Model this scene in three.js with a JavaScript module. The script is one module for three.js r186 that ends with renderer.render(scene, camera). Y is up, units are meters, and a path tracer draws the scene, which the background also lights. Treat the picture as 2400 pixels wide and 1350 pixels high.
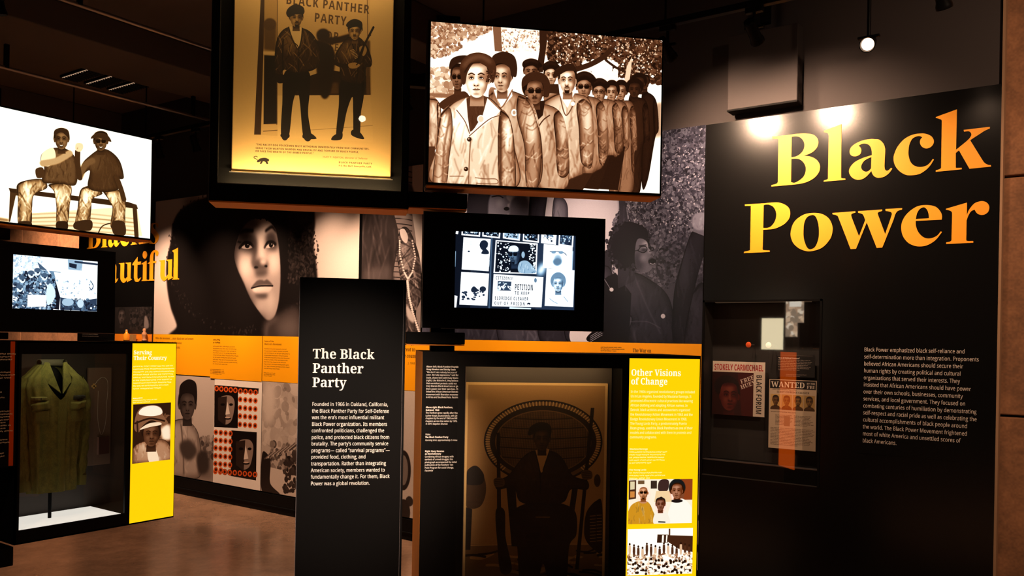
import * as THREE from 'three';
import { RectAreaLightUniformsLib } from 'three/addons/lights/RectAreaLightUniformsLib.js';
import { RoundedBoxGeometry } from 'three/addons/geometries/RoundedBoxGeometry.js';
import { mergeGeometries } from 'three/addons/utils/BufferGeometryUtils.js';

// ---------------------------------------------------------------- camera, light level
RectAreaLightUniformsLib.init();
const scene = new THREE.Scene();
scene.background = new THREE.Color(0x000000);
const renderer = new THREE.WebGLRenderer();
renderer.toneMapping = THREE.LinearToneMapping;
renderer.toneMappingExposure = 1.0;
renderer.shadowMap.enabled = true;
const FOCAL = 1980, FULL_H = 1596;                       // a shifted lens: the frame is the upper 1350 of 1596 rows
const camera = new THREE.PerspectiveCamera(2 * Math.atan(FULL_H / 2 / FOCAL) * 180 / Math.PI, 2400 / FULL_H, 0.05, 60);
camera.position.set(0, 1.6, 0);
camera.rotation.order = 'YXZ';
camera.rotation.set(0, 0.6155, 0.018);
camera.setViewOffset(2400, FULL_H, 0, 0, 2400, 1350);

// the track lights that wash the long wall and the islands: [x, y, z, aim x, aim y, aim z, intensity, half angle, colour]
const WARM = 0xffd2ae, WARMER = 0xffb784;
const SPOTS = [
  [-1.985, 3.19, -4.22, -1.86, 2.62, -5.03, 11.0, 0.9, WARM, 'mural'],
  [-1.505, 3.19, -4.22, -1.40, 2.60, -5.03, 10.5, 0.9, WARM, 'mural'],
  [-0.64, 3.19, -4.22, -0.45, 1.9, -5.03, 1.5, 0.75, WARM, 'mural'],
  [-2.9, 3.19, -4.22, -3.0, 1.75, -5.03, 17.0, 0.62, WARM, 'mural'],
  [-3.9, 3.19, -4.22, -3.9, 1.7, -5.03, 13.0, 0.62, WARM, 'mural'],
  [-4.85, 3.19, -4.22, -4.9, 1.65, -5.03, 15.6, 0.62, WARM, 'mural'],
  [-5.6, 3.19, -4.22, -5.35, 1.55, -5.03, 15.0, 0.60, WARM, 'mural'],
  [-6.26, 3.19, -4.22, -6.35, 1.35, -5.03, 20.2, 0.60, WARM, 'mural'],
  [-6.79, 3.19, -4.22, -7.1, 1.3, -5.03, 20.2, 0.60, WARM, 'mural'],
  [-7.7, 3.19, -4.22, -7.95, 1.5, -5.03, 23.0, 0.60, WARM, 'mural'],
  [-8.7, 3.19, -4.22, -8.85, 2.4, -5.03, 16.6, 0.62, WARM, 'mural'],
];

// ---------------------------------------------------------------- helpers
const S2 = Math.SQRT1_2, BX = -1.8303, BZ = -2.5883, WALL_Z = -5.03, C_X = -3.97;
const FRAMES = {                                          // the long wall, the near island (turned 45 degrees) and the far island
  A: { turn: 0, at: (u, y, off = 0) => [u, y, WALL_Z + off] },
  B: { turn: Math.PI / 4, at: (u, y, off = 0) => [BX + (u + off) * S2, y, BZ + (off - u) * S2] },
  C: { turn: Math.PI / 2, at: (u, y, off = 0) => [C_X + off, y, -u] },
};
const taken = {};
const numbered = (n) => { const k = taken[n] = (taken[n] ?? -1) + 1; return k ? n + '_' + String(k).padStart(3, '0') : n; };
function tag(o, label, category, group, kind) {
  if (label) o.userData.label = label; if (category) o.userData.category = category;
  if (group) o.userData.group = group; if (kind) o.userData.kind = kind;
  return o;
}
function thing(name, frame, [u, y, off = 0], label, category, group) {
  const g = new THREE.Group(); g.name = numbered(name); scene.add(g);
  const f = FRAMES[frame]; g.position.set(...f.at(u, y, off)); g.rotation.y = f.turn;
  return tag(g, label, category, group);
}
function add(name, geo, mat, parent = scene, pos, rot) {
  const m = new THREE.Mesh(geo, mat); m.name = parent === scene ? numbered(name) : name; m.castShadow = m.receiveShadow = true;
  if (pos) m.position.set(...pos); if (rot) m.rotation.set(...rot);
  parent.add(m); return m;
}
const box = (w, h, d) => new THREE.BoxGeometry(w, h, d);
const rbox = (w, h, d, r = 0.004) => new RoundedBoxGeometry(w, h, d, 2, Math.min(r, w / 2.1, h / 2.1, d / 2.1));
const moved = (g, x, y, z) => { g.translate(x, y, z); return g; };
const cyl = (r0, r1, h, n = 24) => new THREE.CylinderGeometry(r0, r1, h, n);
const struct = (name, geo, mat, pos) => { const m = add(name, geo, mat, scene, pos); m.name = name; m.userData.kind = 'structure'; return m; };
function rng(seed) { let s = seed | 0; return () => { s = (s + 0x6d2b79f5) | 0; let t = Math.imul(s ^ (s >>> 15), 1 | s); t = (t + Math.imul(t ^ (t >>> 7), 61 | t)) ^ t; return ((t ^ (t >>> 14)) >>> 0) / 4294967296; }; }
function canvas(w, h) { const c = document.createElement('canvas'); c.width = w; c.height = h; return c; }
function texture(c) { const t = new THREE.CanvasTexture(c); t.colorSpace = THREE.SRGBColorSpace; t.anisotropy = 8; return t; }
const std = (o) => new THREE.MeshStandardMaterial(o), phy = (o) => new THREE.MeshPhysicalMaterial(o);
const lin = (r, g, b) => new THREE.Color().setRGB(r, g, b);

// grain textures: real matter (concrete, floor), colour only
function grainTexture(size, seed, base, amps, rep) {
  const R = rng(seed), c = canvas(size, size), x = c.getContext('2d'), im = x.createImageData(size, size);
  const layers = amps.map(([cells, a]) => { const n = []; for (let i = 0; i < cells * cells; i++) n.push(R() - 0.5); return { cells, a, n }; });
  for (let j = 0; j < size; j++) for (let i = 0; i < size; i++) {
    let v = 0;
    for (const L of layers) {
      const fx = i / size * L.cells, fy = j / size * L.cells, x0 = Math.floor(fx), y0 = Math.floor(fy), tx = fx - x0, ty = fy - y0;
      const s = tx * tx * (3 - 2 * tx), t = ty * ty * (3 - 2 * ty), g = (a, b) => L.n[((b + L.cells) % L.cells) * L.cells + (a + L.cells) % L.cells];
      v += L.a * ((g(x0, y0) * (1 - s) + g(x0 + 1, y0) * s) * (1 - t) + (g(x0, y0 + 1) * (1 - s) + g(x0 + 1, y0 + 1) * s) * t);
    }
    const k = (j * size + i) * 4;
    for (let q = 0; q < 3; q++) im.data[k + q] = Math.max(0, Math.min(255, base[q] * (1 + v)));
    im.data[k + 3] = 255;
  }
  x.putImageData(im, 0, 0);
  const t = texture(c); t.wrapS = t.wrapT = THREE.RepeatWrapping; t.repeat.set(rep, rep); return t;
}
function uvMetres(g) {                                    // box uv in metres, by the way each face points
  const p = g.attributes.position, n = g.attributes.normal, uv = g.attributes.uv;
  for (let i = 0; i < p.count; i++) {
    const ax = Math.abs(n.getX(i)), ay = Math.abs(n.getY(i)), az = Math.abs(n.getZ(i));
    if (ay > ax && ay > az) uv.setXY(i, p.getX(i), p.getZ(i)); else if (ax > az) uv.setXY(i, p.getZ(i), p.getY(i)); else uv.setXY(i, p.getX(i), p.getY(i));
  }
  return g;
}

const M = {
  black: phy({ color: lin(0.004, 0.0038, 0.0038), roughness: 0.6, specularIntensity: 0.12 }),
  satin: phy({ color: lin(0.004, 0.0038, 0.0038), roughness: 0.45, specularIntensity: 0.16 }),
  gloss: phy({ color: lin(0.0032, 0.003, 0.003), roughness: 0.23, specularIntensity: 0.75 }),
  edge: std({ color: lin(0.28, 0.26, 0.25), roughness: 0.3, metalness: 0.8 }),
  orange: std({ color: lin(0.85, 0.24, 0.008), roughness: 0.55 }),
  letter: std({ color: lin(0.86, 0.33, 0.006), roughness: 0.5 }),
  ceiling: std({ color: lin(0.085, 0.068, 0.062), roughness: 0.9 }),
  bulkhead: std({ color: lin(0.034, 0.026, 0.025), roughness: 0.8 }),
  lining: std({ color: lin(0.05, 0.04, 0.03), roughness: 0.8 }),
  glass: phy({ color: 0xffffff, roughness: 0.0, transmission: 1, thickness: 0, ior: 1.5 }),
  tintGlass: phy({ color: 0xffffff, roughness: 0.02, transmission: 1, thickness: 0, ior: 2.3 }),
  concrete: std({ map: grainTexture(512, 5, [142, 98, 66], [[5, 0.22], [17, 0.16], [60, 0.14], [230, 0.16]], 0.5), roughness: 0.85 }),
  floor: phy({ map: grainTexture(512, 9, [132, 104, 84], [[4, 0.25], [13, 0.18], [50, 0.12], [220, 0.1]], 0.35), roughness: 0.2 }),
  print: (map) => phy({ map, roughness: 0.5, specularIntensity: 0.12 }),
};
// ---------------------------------------------------------------- a drawing board for the printed pictures
// Each print is drawn in grey on a board whose four corners may be askew, then inked in two or more tones.
function homography(c, W, H) {                            // board corners (TL, TR, BR, BL) to the sheet
  const src = [[c[0], c[1]], [c[2], c[3]], [c[4], c[5]], [c[6], c[7]]], dst = [[0, 0], [W, 0], [W, H], [0, H]], A = [];
  src.forEach(([x, y], i) => { const [u, v] = dst[i]; A.push([x, y, 1, 0, 0, 0, -u * x, -u * y, u], [0, 0, 0, x, y, 1, -v * x, -v * y, v]); });
  for (let i = 0; i < 8; i++) {
    let p = i; for (let r = i; r < 8; r++) if (Math.abs(A[r][i]) > Math.abs(A[p][i])) p = r;
    [A[i], A[p]] = [A[p], A[i]];
    for (let r = 0; r < 8; r++) if (r !== i) { const k = A[r][i] / A[i][i]; for (let q = i; q < 9; q++) A[r][q] -= k * A[i][q]; }
  }
  const h = A.map((r, i) => r[8] / r[i]);
  return (x, y) => { const w = h[6] * x + h[7] * y + 1; return [(h[0] * x + h[1] * y + h[2]) / w, (h[3] * x + h[4] * y + h[5]) / w]; };
}
const css = (g) => typeof g === 'string' ? g : `rgb(${g | 0},${g | 0},${g | 0})`;
function Board(W, H, corners, ground) {
  const c = canvas(W, H), x = c.getContext('2d'), T = homography(corners, W, H), R = rng(W * 7 + H);
  const K = W / Math.hypot(corners[2] - corners[0], corners[3] - corners[1]);
  x.fillStyle = css(ground); x.fillRect(0, 0, W, H); x.lineCap = x.lineJoin = 'round';
  const map = (p) => { const o = []; for (let i = 0; i < p.length; i += 2) o.push(T(p[i], p[i + 1])); return o; };
  const path = (p, closed, smooth) => {
    const q = map(p), n = q.length; x.beginPath(); x.moveTo(...q[0]);
    if (!smooth) { for (let i = 1; i < n; i++) x.lineTo(...q[i]); } else {
      const at = (i) => closed ? q[(i + n) % n] : q[Math.max(0, Math.min(n - 1, i))];
      for (let i = 0; i < (closed ? n : n - 1); i++) {
        const a = at(i - 1), b = at(i), d = at(i + 1), e = at(i + 2);
        x.bezierCurveTo(b[0] + (d[0] - a[0]) / 6, b[1] + (d[1] - a[1]) / 6, d[0] - (e[0] - b[0]) / 6, d[1] - (e[1] - b[1]) / 6, d[0], d[1]);
      }
    }
    if (closed) x.closePath();
  };
  const withLook = (o, f, p, extra = 0) => {
    x.save();
    if (o?.blur) {
      const r = o.blur * K;
      if (p) { const q = map(p), xs = q.map((v) => v[0]), ys = q.map((v) => v[1]), m = 3 * r + extra + 2 + 0.2 * (Math.max(...xs) - Math.min(...xs)), mn = 3 * r + extra + 2 + 0.2 * (Math.max(...ys) - Math.min(...ys)); x.beginPath(); x.rect(Math.min(...xs) - m, Math.min(...ys) - mn, Math.max(...xs) - Math.min(...xs) + 2 * m, Math.max(...ys) - Math.min(...ys) + 2 * mn); x.clip(); }
      x.filter = `blur(${r.toFixed(1)}px)`;
    }
    if (o?.a !== undefined) x.globalAlpha = o.a; f(); x.restore();
  };
  const b = {
    c, x, T, R, K, W, H,
    blob(p, g, o) { withLook(o, () => { path(p, true, true); x.fillStyle = css(g); x.fill(); }, p); return b; },
    poly(p, g, o) { withLook(o, () => { path(p, true, false); x.fillStyle = css(g); x.fill(); }, p); return b; },
    line(p, g, w, o) { withLook(o, () => { path(p, false, true); x.strokeStyle = css(g); x.lineWidth = w * K; x.stroke(); }, p, w * K); return b; },
    oval(cx, cy, rx, ry, g, o) { const p = [], t0 = o?.rot ?? 0; for (let i = 0; i < 12; i++) { const t = i / 12 * 2 * Math.PI, u = Math.cos(t) * rx, v = Math.sin(t) * ry; p.push(cx + u * Math.cos(t0) - v * Math.sin(t0), cy + u * Math.sin(t0) + v * Math.cos(t0)); } return b.blob(p, g, o); },
    inside(p, f) { x.save(); path(p, true, true); x.clip(); f(b); x.restore(); return b; },
    // loose dabs for leaves, curls and crowds; keep(x, y) may thin them out
    dabs(x0, y0, x1, y1, n, r0, r1, g0, g1, keep, o) { withLook({ a: o?.a }, () => { for (let i = 0; i < n; i++) { const px = x0 + (x1 - x0) * R(), py = y0 + (y1 - y0) * R(), r = r0 + (r1 - r0) * R(), g = g0 + (g1 - g0) * R(), e = R() * 3; if (keep && !keep(px, py)) continue; const q = T(px, py); x.fillStyle = css(g); x.beginPath(); x.ellipse(q[0], q[1], r * K, r * K * (0.45 + 0.5 * R()), e, 0, 7); x.fill(); } }); return b; },
    // creases in cloth or leather, running from one edge to the other
    folds(p, n, g0, g1, w, slant = 0.2, o) { return b.inside(p, () => { let x0 = 1e9, x1 = -1e9, y0 = 1e9, y1 = -1e9; for (let i = 0; i < p.length; i += 2) { x0 = Math.min(x0, p[i]); x1 = Math.max(x1, p[i]); y0 = Math.min(y0, p[i + 1]); y1 = Math.max(y1, p[i + 1]); } const h = y1 - y0; for (let i = 0; i < n; i++) { const px = x0 + (x1 - x0) * R(), py = y0 + h * R(), L = h * (0.08 + 0.2 * R()), s = slant * (R() - 0.5) * 2.4 * L, k = R(), g = R() < 0.5 ? g0 : g1; b.line([px, py, px + s * 0.6 + (R() - 0.5) * w * 2, py + L / 2, px + s, py + L], g, w * (0.25 + 0.6 * k), { blur: w * 0.3, a: 0.28 + 0.2 * (1 - k), ...o }); } }); },
    // a garment as a rounded form: dark towards its outline, lighter along the middle, then fine creases
    form(p, g, { n = 40, w = 8, slant = 0.35, dark = 0.35, light = 1.3, rim = 26, lit = -0.15 } = {}) {
      const G = (k) => Math.max(6, Math.min(255, g * k)); let x0 = 1e9, x1 = -1e9, y0 = 1e9, y1 = -1e9; for (let i = 0; i < p.length; i += 2) { x0 = Math.min(x0, p[i]); x1 = Math.max(x1, p[i]); y0 = Math.min(y0, p[i + 1]); y1 = Math.max(y1, p[i + 1]); }
      const W0 = x1 - x0, cx = (x0 + x1) / 2 + lit * W0; b.blob(p, G(1)); const loop = [...p, p[0], p[1]];
      b.inside(p, () => { b.line(loop, G(dark), rim, { blur: rim * 0.45, a: 0.8 }); b.oval(cx, y0 + (y1 - y0) * 0.3, W0 * 0.2, (y1 - y0) * 0.22, G(light), { blur: W0 * 0.1, a: 0.75 }); b.line(loop, G(dark * 0.5), rim * 0.22, { blur: rim * 0.06 }); });
      return b.folds(p, n, G(dark), G(light * 1.1), w, slant);
    },
    text(str, px, py, size, g, { font = 'sans-serif', weight = '', angle = 0, sx = 1, track = 0, align = 'left' } = {}) {
      const q = T(px, py), e = T(px + 50 * Math.cos(angle), py + 50 * Math.sin(angle)); x.save(); x.translate(q[0], q[1]); x.rotate(Math.atan2(e[1] - q[1], e[0] - q[0])); x.scale(sx, 1);
      x.font = `${weight} ${size * K}px ${font}`; x.letterSpacing = track * K + 'px'; x.textAlign = align; x.fillStyle = css(g); x.fillText(str, 0, 0); x.restore(); return b;
    },
    // inks: [[grey, r, g, b], ...]; grain adds the print's own speckle
    ink(stops, grain = 0, area) {
      const [ax, ay, aw, ah] = area ?? [0, 0, W, H], im = x.getImageData(ax, ay, aw, ah), d = im.data, lut = [];
      for (let v = 0; v < 256; v++) { let i = 0; while (i < stops.length - 2 && v > stops[i + 1][0]) i++; const s = stops[i], e = stops[i + 1], t = Math.max(0, Math.min(1, (v - s[0]) / (e[0] - s[0]))); lut.push([1, 2, 3].map((q) => s[q] + (e[q] - s[q]) * t)); }
      for (let i = 0; i < d.length; i += 4) { const v = Math.max(0, Math.min(255, d[i] + (R() - 0.5) * grain)) | 0; d[i] = lut[v][0]; d[i + 1] = lut[v][1]; d[i + 2] = lut[v][2]; }
      x.putImageData(im, ax, ay); return b;
    },
  };
  // a head on the board: centre, width and height of the face; o.turn -1..1 looks left or right
  b.head = (cx, cy, w, h, o = {}) => {
    const rot = o.rot ?? 0, tone = o.tone ?? 120, turn = o.turn ?? 0, dark = o.dark ?? 14, shade = o.shade ?? 1;   // shade: 1 = the right cheek lies darker, -1 = the left
    const L = (p) => { const q = []; for (let i = 0; i < p.length; i += 2) { const u = p[i] * w / 2, v = p[i + 1] * h / 2; q.push(cx + u * Math.cos(rot) - v * Math.sin(rot), cy + u * Math.sin(rot) + v * Math.cos(rot)); } return q; };
    const u = w / 2, G = (k) => Math.max(0, Math.min(255, tone * k)), ov = (px, py, rx, ry, g, oo) => { const q = L([px, py]); b.oval(q[0], q[1], rx * w / 2, ry * h / 2, g, { rot, ...oo }); };
    if (o.neck !== 0) b.poly(L([-0.5, 0.5, 0.5, 0.5, 0.6, 1.5, -0.6, 1.5]), G(0.62)).oval(...L([0, 0.98]), u * 0.6, u * 0.25, G(0.35), { blur: u * 0.12 });
    if (o.hair === 'afro') b.blob(L([-1.3, 0.1, -1.5, -0.5, -1.25, -1.15, -0.6, -1.6, 0, -1.7, 0.6, -1.6, 1.25, -1.15, 1.5, -0.5, 1.3, 0.1, 0.9, 0.35, -0.9, 0.35]), dark, { blur: u * 0.04 });
    else if (o.hair !== 'none') b.blob(L([-1.06, 0.1, -1.14, -0.5, -0.9, -1.1, 0, -1.34, 0.9, -1.1, 1.14, -0.5, 1.06, 0.1, 0, 0.3]), dark, { blur: u * 0.03 });
    if (o.ear !== 0) { ov(-1.0 + Math.max(0, turn) * 0.2, 0.02, 0.14, 0.24, G(0.75)); ov(1.0 + Math.min(0, turn) * 0.2, 0.02, 0.14, 0.24, G(0.75)); }
    const face = L([-0.93, -0.3, -0.9, 0.2, -0.72, 0.64, -0.36, 0.94, 0 + turn * 0.08, 1.02, 0.36, 0.94, 0.72, 0.64, 0.9, 0.2, 0.93, -0.3, 0.7, -0.84, 0, -1.0, -0.7, -0.84]), f = turn * 0.34;
    b.blob(face, tone).inside(face, () => {
      ov(0.95 * shade, 0.2, 0.55, 1.1, G(0.42), { blur: u * 0.3 }); ov(-0.9 * shade, 0.4, 0.25, 0.8, G(0.75), { blur: u * 0.2 });
      ov(0, -1.0, 1.0, 0.3, G(0.5), { blur: u * 0.16 }); ov(f * 0.6, -0.55, 0.42, 0.2, G(1.3), { blur: u * 0.2 });
      for (const s of [-1, 1]) {
        const ex = s * 0.4 + f; ov(ex, -0.14, 0.27, 0.15, G(0.48), { blur: u * 0.1 });
        if (!o.small) { ov(ex, -0.1, 0.15, 0.05, Math.min(235, G(1.1))); ov(ex + f * 0.2, -0.11, 0.07, 0.06, 10); b.line(L([ex - 0.19, -0.09, ex, -0.165, ex + 0.19, -0.09]), 12, u * 0.06); b.line(L([ex - 0.15, -0.05, ex, -0.035, ex + 0.15, -0.05]), G(0.45), u * 0.025); }
        else ov(ex, -0.1, 0.15, 0.06, 12);
        b.line(L([ex - 0.24, -0.31, ex, -0.38, ex + 0.24, -0.3]), dark, u * 0.09, { blur: u * 0.02 }); ov(ex * 1.15, 0.26, 0.22, 0.16, G(1.22), { blur: u * 0.16 });
      }
      b.line(L([f * 1.05 - 0.04, -0.15, f * 1.25 - 0.02, 0.2]), G(1.35), u * 0.12, { blur: u * 0.08 });
      ov(f * 1.3, 0.3, 0.26, 0.1, G(0.55), { blur: u * 0.07 }); ov(f * 1.3 - 0.13, 0.32, 0.06, 0.035, 8); ov(f * 1.3 + 0.13, 0.32, 0.06, 0.035, 8); ov(f * 1.3, 0.22, 0.12, 0.08, G(1.2), { blur: u * 0.06 });
      if (o.smile) { b.blob(L([f - 0.34, 0.5, f, 0.56, f + 0.34, 0.5, f + 0.2, 0.7, f, 0.74, f - 0.2, 0.7]), 30); b.blob(L([f - 0.27, 0.53, f, 0.58, f + 0.27, 0.53, f, 0.67]), 250); }
      else if (o.shout) { ov(f, 0.6, 0.24, 0.2, 8); ov(f, 0.5, 0.18, 0.04, 210); }
      else { b.blob(L([f - 0.3, 0.56, f - 0.1, 0.48, f, 0.51, f + 0.1, 0.48, f + 0.3, 0.56, f, 0.59]), G(0.5)); b.blob(L([f - 0.26, 0.57, f, 0.6, f + 0.26, 0.57, f, 0.72]), G(0.85), { blur: u * 0.02 }); b.line(L([f - 0.3, 0.565, f, 0.58, f + 0.3, 0.565]), 10, u * 0.04); }
      ov(f, 0.8, 0.26, 0.05, G(0.55), { blur: u * 0.06 });
      if (o.mustache) b.blob(L([f - 0.34, 0.5, f, 0.38, f + 0.34, 0.5, f, 0.47]), dark, { blur: u * 0.03 });
      if (o.beard) b.blob(L([f - 0.36, 0.52, f - 0.3, 0.75, f - 0.2, 1.1, f + 0.2, 1.1, f + 0.3, 0.75, f + 0.36, 0.52, f + 0.2, 0.72, f - 0.2, 0.72]), dark, { blur: u * 0.05 });
      if (o.glasses === 2) for (const s of [-1, 1]) b.blob(L([s * 0.4 + f - 0.31, -0.24, s * 0.4 + f + 0.31, -0.24, s * 0.4 + f + 0.27, 0.02, s * 0.4 + f, 0.07, s * 0.4 + f - 0.27, 0.02]), 6);
    });
    if (o.glasses) { for (const s of [-1, 1]) b.line(L([s * 0.4 + f - 0.3, -0.2, s * 0.4 + f, -0.26, s * 0.4 + f + 0.3, -0.2, s * 0.4 + f + 0.26, 0.04, s * 0.4 + f, 0.08, s * 0.4 + f - 0.26, 0.04, s * 0.4 + f - 0.3, -0.2]), 14, u * 0.05); b.line(L([-0.95, -0.15, 0.95, -0.15]), 14, u * 0.05); }
    if (o.beret) { const s = o.beret; b.blob(L([-0.98, -0.52, -1.3 - 0.25 * (s < 0), -0.85, -1.1, -1.35, -0.3, -1.66, 0.5, -1.62, 1.2, -1.3, 1.35 + 0.3 * (s > 0), -0.75, 0.95, -0.5, 0.4, -0.76, 0, -0.8, -0.5, -0.72]), dark, { blur: u * 0.02 }); b.line(L([-0.9, -1.2, 0, -1.45, 0.9, -1.2]), dark + 45, u * 0.16, { blur: u * 0.16, a: 0.7 }); }
    return b;
  };
  return b;
}
const SEPIA = [[0, 16, 6, 2], [55, 70, 36, 18], [120, 160, 108, 74], [190, 240, 208, 172], [225, 255, 246, 228], [255, 255, 253, 244]];
const GREYS = [[0, 8, 6, 6], [60, 52, 44, 44], [128, 128, 116, 114], [255, 246, 238, 236]];
const COLD = [[0, 4, 6, 14], [60, 30, 44, 66], [130, 110, 146, 176], [200, 222, 240, 250], [255, 255, 255, 255]];
const TAN = [[0, 22, 10, 4], [70, 84, 56, 26], [150, 158, 120, 66], [255, 226, 190, 120]];
// ---------------------------------------------------------------- the pictures
function marchPhoto() {
  const b = Board(1500, 996, [174, 60, 1729, 186, 1711, 1217, 154, 1140], 250);
  // trees behind
  b.dabs(150, 30, 1000, 320, 2600, 4, 16, 90, 190, (x, y) => y < 210 + 90 * Math.sin(x / 130) || Math.hypot(x - 700, y - 200) < 70);
  b.dabs(640, 60, 900, 260, 500, 4, 10, 210, 255).dabs(380, 180, 600, 330, 120, 10, 24, 235, 255);
  b.poly([585, 60, 640, 66, 652, 262, 602, 258], 96).poly([900, 80, 965, 90, 945, 250, 925, 400, 878, 400, 905, 240], 34);
  b.dabs(960, 90, 1740, 480, 4200, 5, 18, 14, 92, (x, y) => y < 330 + (x - 960) * 0.2).dabs(1000, 120, 1700, 420, 420, 3, 8, 130, 225).dabs(1200, 330, 1420, 450, 160, 10, 26, 225, 255);
  b.line([1120, 390, 1240, 350, 1330, 300, 1380, 250], 40, 34).line([1350, 320, 1420, 370, 1490, 400], 34, 16).poly([1470, 480, 1490, 360, 1525, 295, 1520, 370, 1505, 480], 185);
  b.poly([1620, 700, 1730, 690, 1712, 1220, 1560, 1205], 235).poly([1640, 620, 1730, 600, 1730, 830, 1650, 840], 150, { blur: 10 });
  b.dabs(160, 380, 330, 560, 220, 10, 26, 120, 240).poly([155, 540, 330, 545, 330, 575, 155, 570], 110, { blur: 3 });
  // the line of men going back
  const coat = (p, g, lo, hi, n, w) => {
    b.form(p, g, { n: n * 1.4, w, rim: 12 + w * 1.6, slant: 0.3 });
    const xs = p.filter((_, i) => i % 2 === 0), ys = p.filter((_, i) => i % 2), x1 = Math.max(...xs), y0 = Math.min(...ys), W = x1 - Math.min(...xs), H = Math.min(Math.max(...ys), y0 + 520) - y0;
    b.inside(p, () => sleeve([x1 - 0.34 * W, y0 + 0.14 * H, x1 - 0.16 * W, y0 + 0.08 * H, x1 + 0.02 * W, y0 + 0.3 * H, x1 + 0.01 * W, y0 + 0.86 * H, x1 - 0.24 * W, y0 + 0.9 * H, x1 - 0.3 * W, y0 + 0.45 * H], g * 0.82, w));
    return b;
  };
  // a leather sleeve: a rounded form with creases that cross it
  const sleeve = (p, g, w) => { b.form(p, g, { n: 26, w: w * 0.8, rim: w * 2.4, dark: 0.22, light: 1.6, lit: 0.1 }); b.inside(p, () => { const xs = p.filter((_, i) => i % 2 === 0), ys = p.filter((_, i) => i % 2), x0 = Math.min(...xs), x1 = Math.max(...xs), y0 = Math.min(...ys), y1 = Math.max(...ys); for (let i = 0; i < 15; i++) { const y = y0 + (y1 - y0) * b.R(), a = x0 + (x1 - x0) * b.R() * 0.6, L = (x1 - x0) * (0.25 + 0.3 * b.R()); b.line([a, y, a + L * 0.5, y + L * 0.12 + 6, a + L, y - L * 0.25], i % 2 ? Math.min(255, g * 1.7) : g * 0.25, w * (0.25 + 0.3 * b.R()), { blur: w * 0.22, a: 0.5 }); } }); };
  coat([1590, 560, 1640, 540, 1690, 600, 1705, 780, 1680, 850, 1630, 1130, 1590, 1140], 26, 8, 60, 16, 7);
  b.head(1612, 470, 58, 84, { tone: 60, small: 1, turn: -0.3 }).head(1572, 480, 74, 92, { tone: 58, small: 1, hair: 'afro', turn: -0.3 });
  coat([1500, 600, 1570, 570, 1630, 620, 1645, 850, 1600, 900, 1580, 1200, 1500, 1200], 34, 10, 80, 22, 9).head(1543, 520, 80, 96, { tone: 48, small: 1, hair: 'afro', turn: -0.2 });
  coat([1410, 620, 1470, 590, 1540, 630, 1560, 900, 1540, 950, 1530, 1200, 1420, 1200], 112, 22, 200, 34, 8).head(1452, 535, 68, 100, { tone: 130, small: 1, hair: 'afro', turn: -0.4 });
  coat([1350, 610, 1430, 590, 1495, 640, 1508, 880, 1470, 970, 1440, 1195, 1370, 1190], 120, 22, 205, 34, 8).head(1390, 540, 72, 104, { tone: 140, small: 1, hair: 'afro', turn: -0.4 });
  b.poly([1290, 900, 1480, 900, 1430, 1195, 1290, 1185], 26);
  coat([1250, 610, 1350, 580, 1440, 640, 1465, 900, 1420, 970, 1390, 960, 1290, 950], 128, 22, 205, 44, 10).head(1306, 540, 84, 120, { tone: 128, small: 1, glasses: 1, turn: -0.35, beret: 1 });
  b.poly([1180, 960, 1380, 960, 1300, 1190, 1190, 1180], 30);
  coat([1120, 590, 1230, 560, 1340, 630, 1368, 900, 1340, 1010, 1300, 1060, 1180, 1060], 132, 24, 214, 52, 11).head(1204, 505, 100, 132, { tone: 122, small: 1, glasses: 2, turn: -0.25, beret: 1 });
  // heads of the second rank
  b.head(978, 425, 84, 120, { tone: 165, small: 1, turn: 0.1, beret: 1 }).head(846, 400, 92, 110, { tone: 110, small: 1, beret: 1 }).poly([930, 480, 1030, 480, 1040, 570, 930, 580], 40);
  b.poly([1080, 1080, 1260, 1080, 1190, 1200, 1075, 1195], 40);
  coat([930, 600, 1040, 545, 1150, 545, 1250, 610, 1268, 900, 1250, 1040, 1200, 1040, 1180, 1095, 1000, 1090], 168, 50, 245, 70, 13).poly([1040, 560, 1090, 640, 1140, 540, 1150, 500, 1040, 520], 248).line([1040, 560, 1080, 690, 1140, 600], 90, 8);
  b.head(1092, 462, 112, 162, { tone: 190, turn: -0.25, beard: 1, mustache: 1, hair: 'short' }).blob([1000, 440, 1005, 390, 1060, 352, 1120, 345, 1145, 370, 1140, 390, 1080, 395], 30).oval(1127, 612, 14, 14, 235);
  // man with dark glasses
  coat([800, 720, 860, 640, 960, 620, 1060, 700, 1100, 950, 1080, 1180, 890, 1175], 150, 30, 240, 60, 13).poly([860, 600, 940, 590, 925, 690, 895, 720], 26).line([900, 760, 930, 720, 970, 690], 60, 8);
  b.head(872, 535, 118, 156, { tone: 112, glasses: 2, hair: 'afro', turn: -0.1, mustache: 1 }).blob([785, 500, 790, 440, 850, 400, 930, 410, 972, 470, 965, 560, 930, 560, 925, 480, 860, 455, 820, 480], 44);
  // second man
  coat([560, 560, 640, 520, 760, 540, 860, 620, 920, 900, 890, 1170, 640, 1160], 142, 26, 238, 80, 16).poly([585, 520, 650, 640, 720, 560, 715, 500], 245).line([590, 520, 640, 640, 720, 520], 110, 9);
  b.head(652, 440, 124, 186, { tone: 168, turn: -0.5, hair: 'short' }).blob([585, 350, 590, 290, 660, 262, 730, 290, 752, 360, 745, 430, 715, 420, 700, 370, 640, 340], 36).oval(732, 672, 20, 24, 230).oval(732, 672, 10, 13, 150);
  sleeve([760, 560, 830, 600, 880, 720, 918, 900, 892, 1170, 815, 1165, 800, 900, 750, 700], 138, 12);
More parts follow.
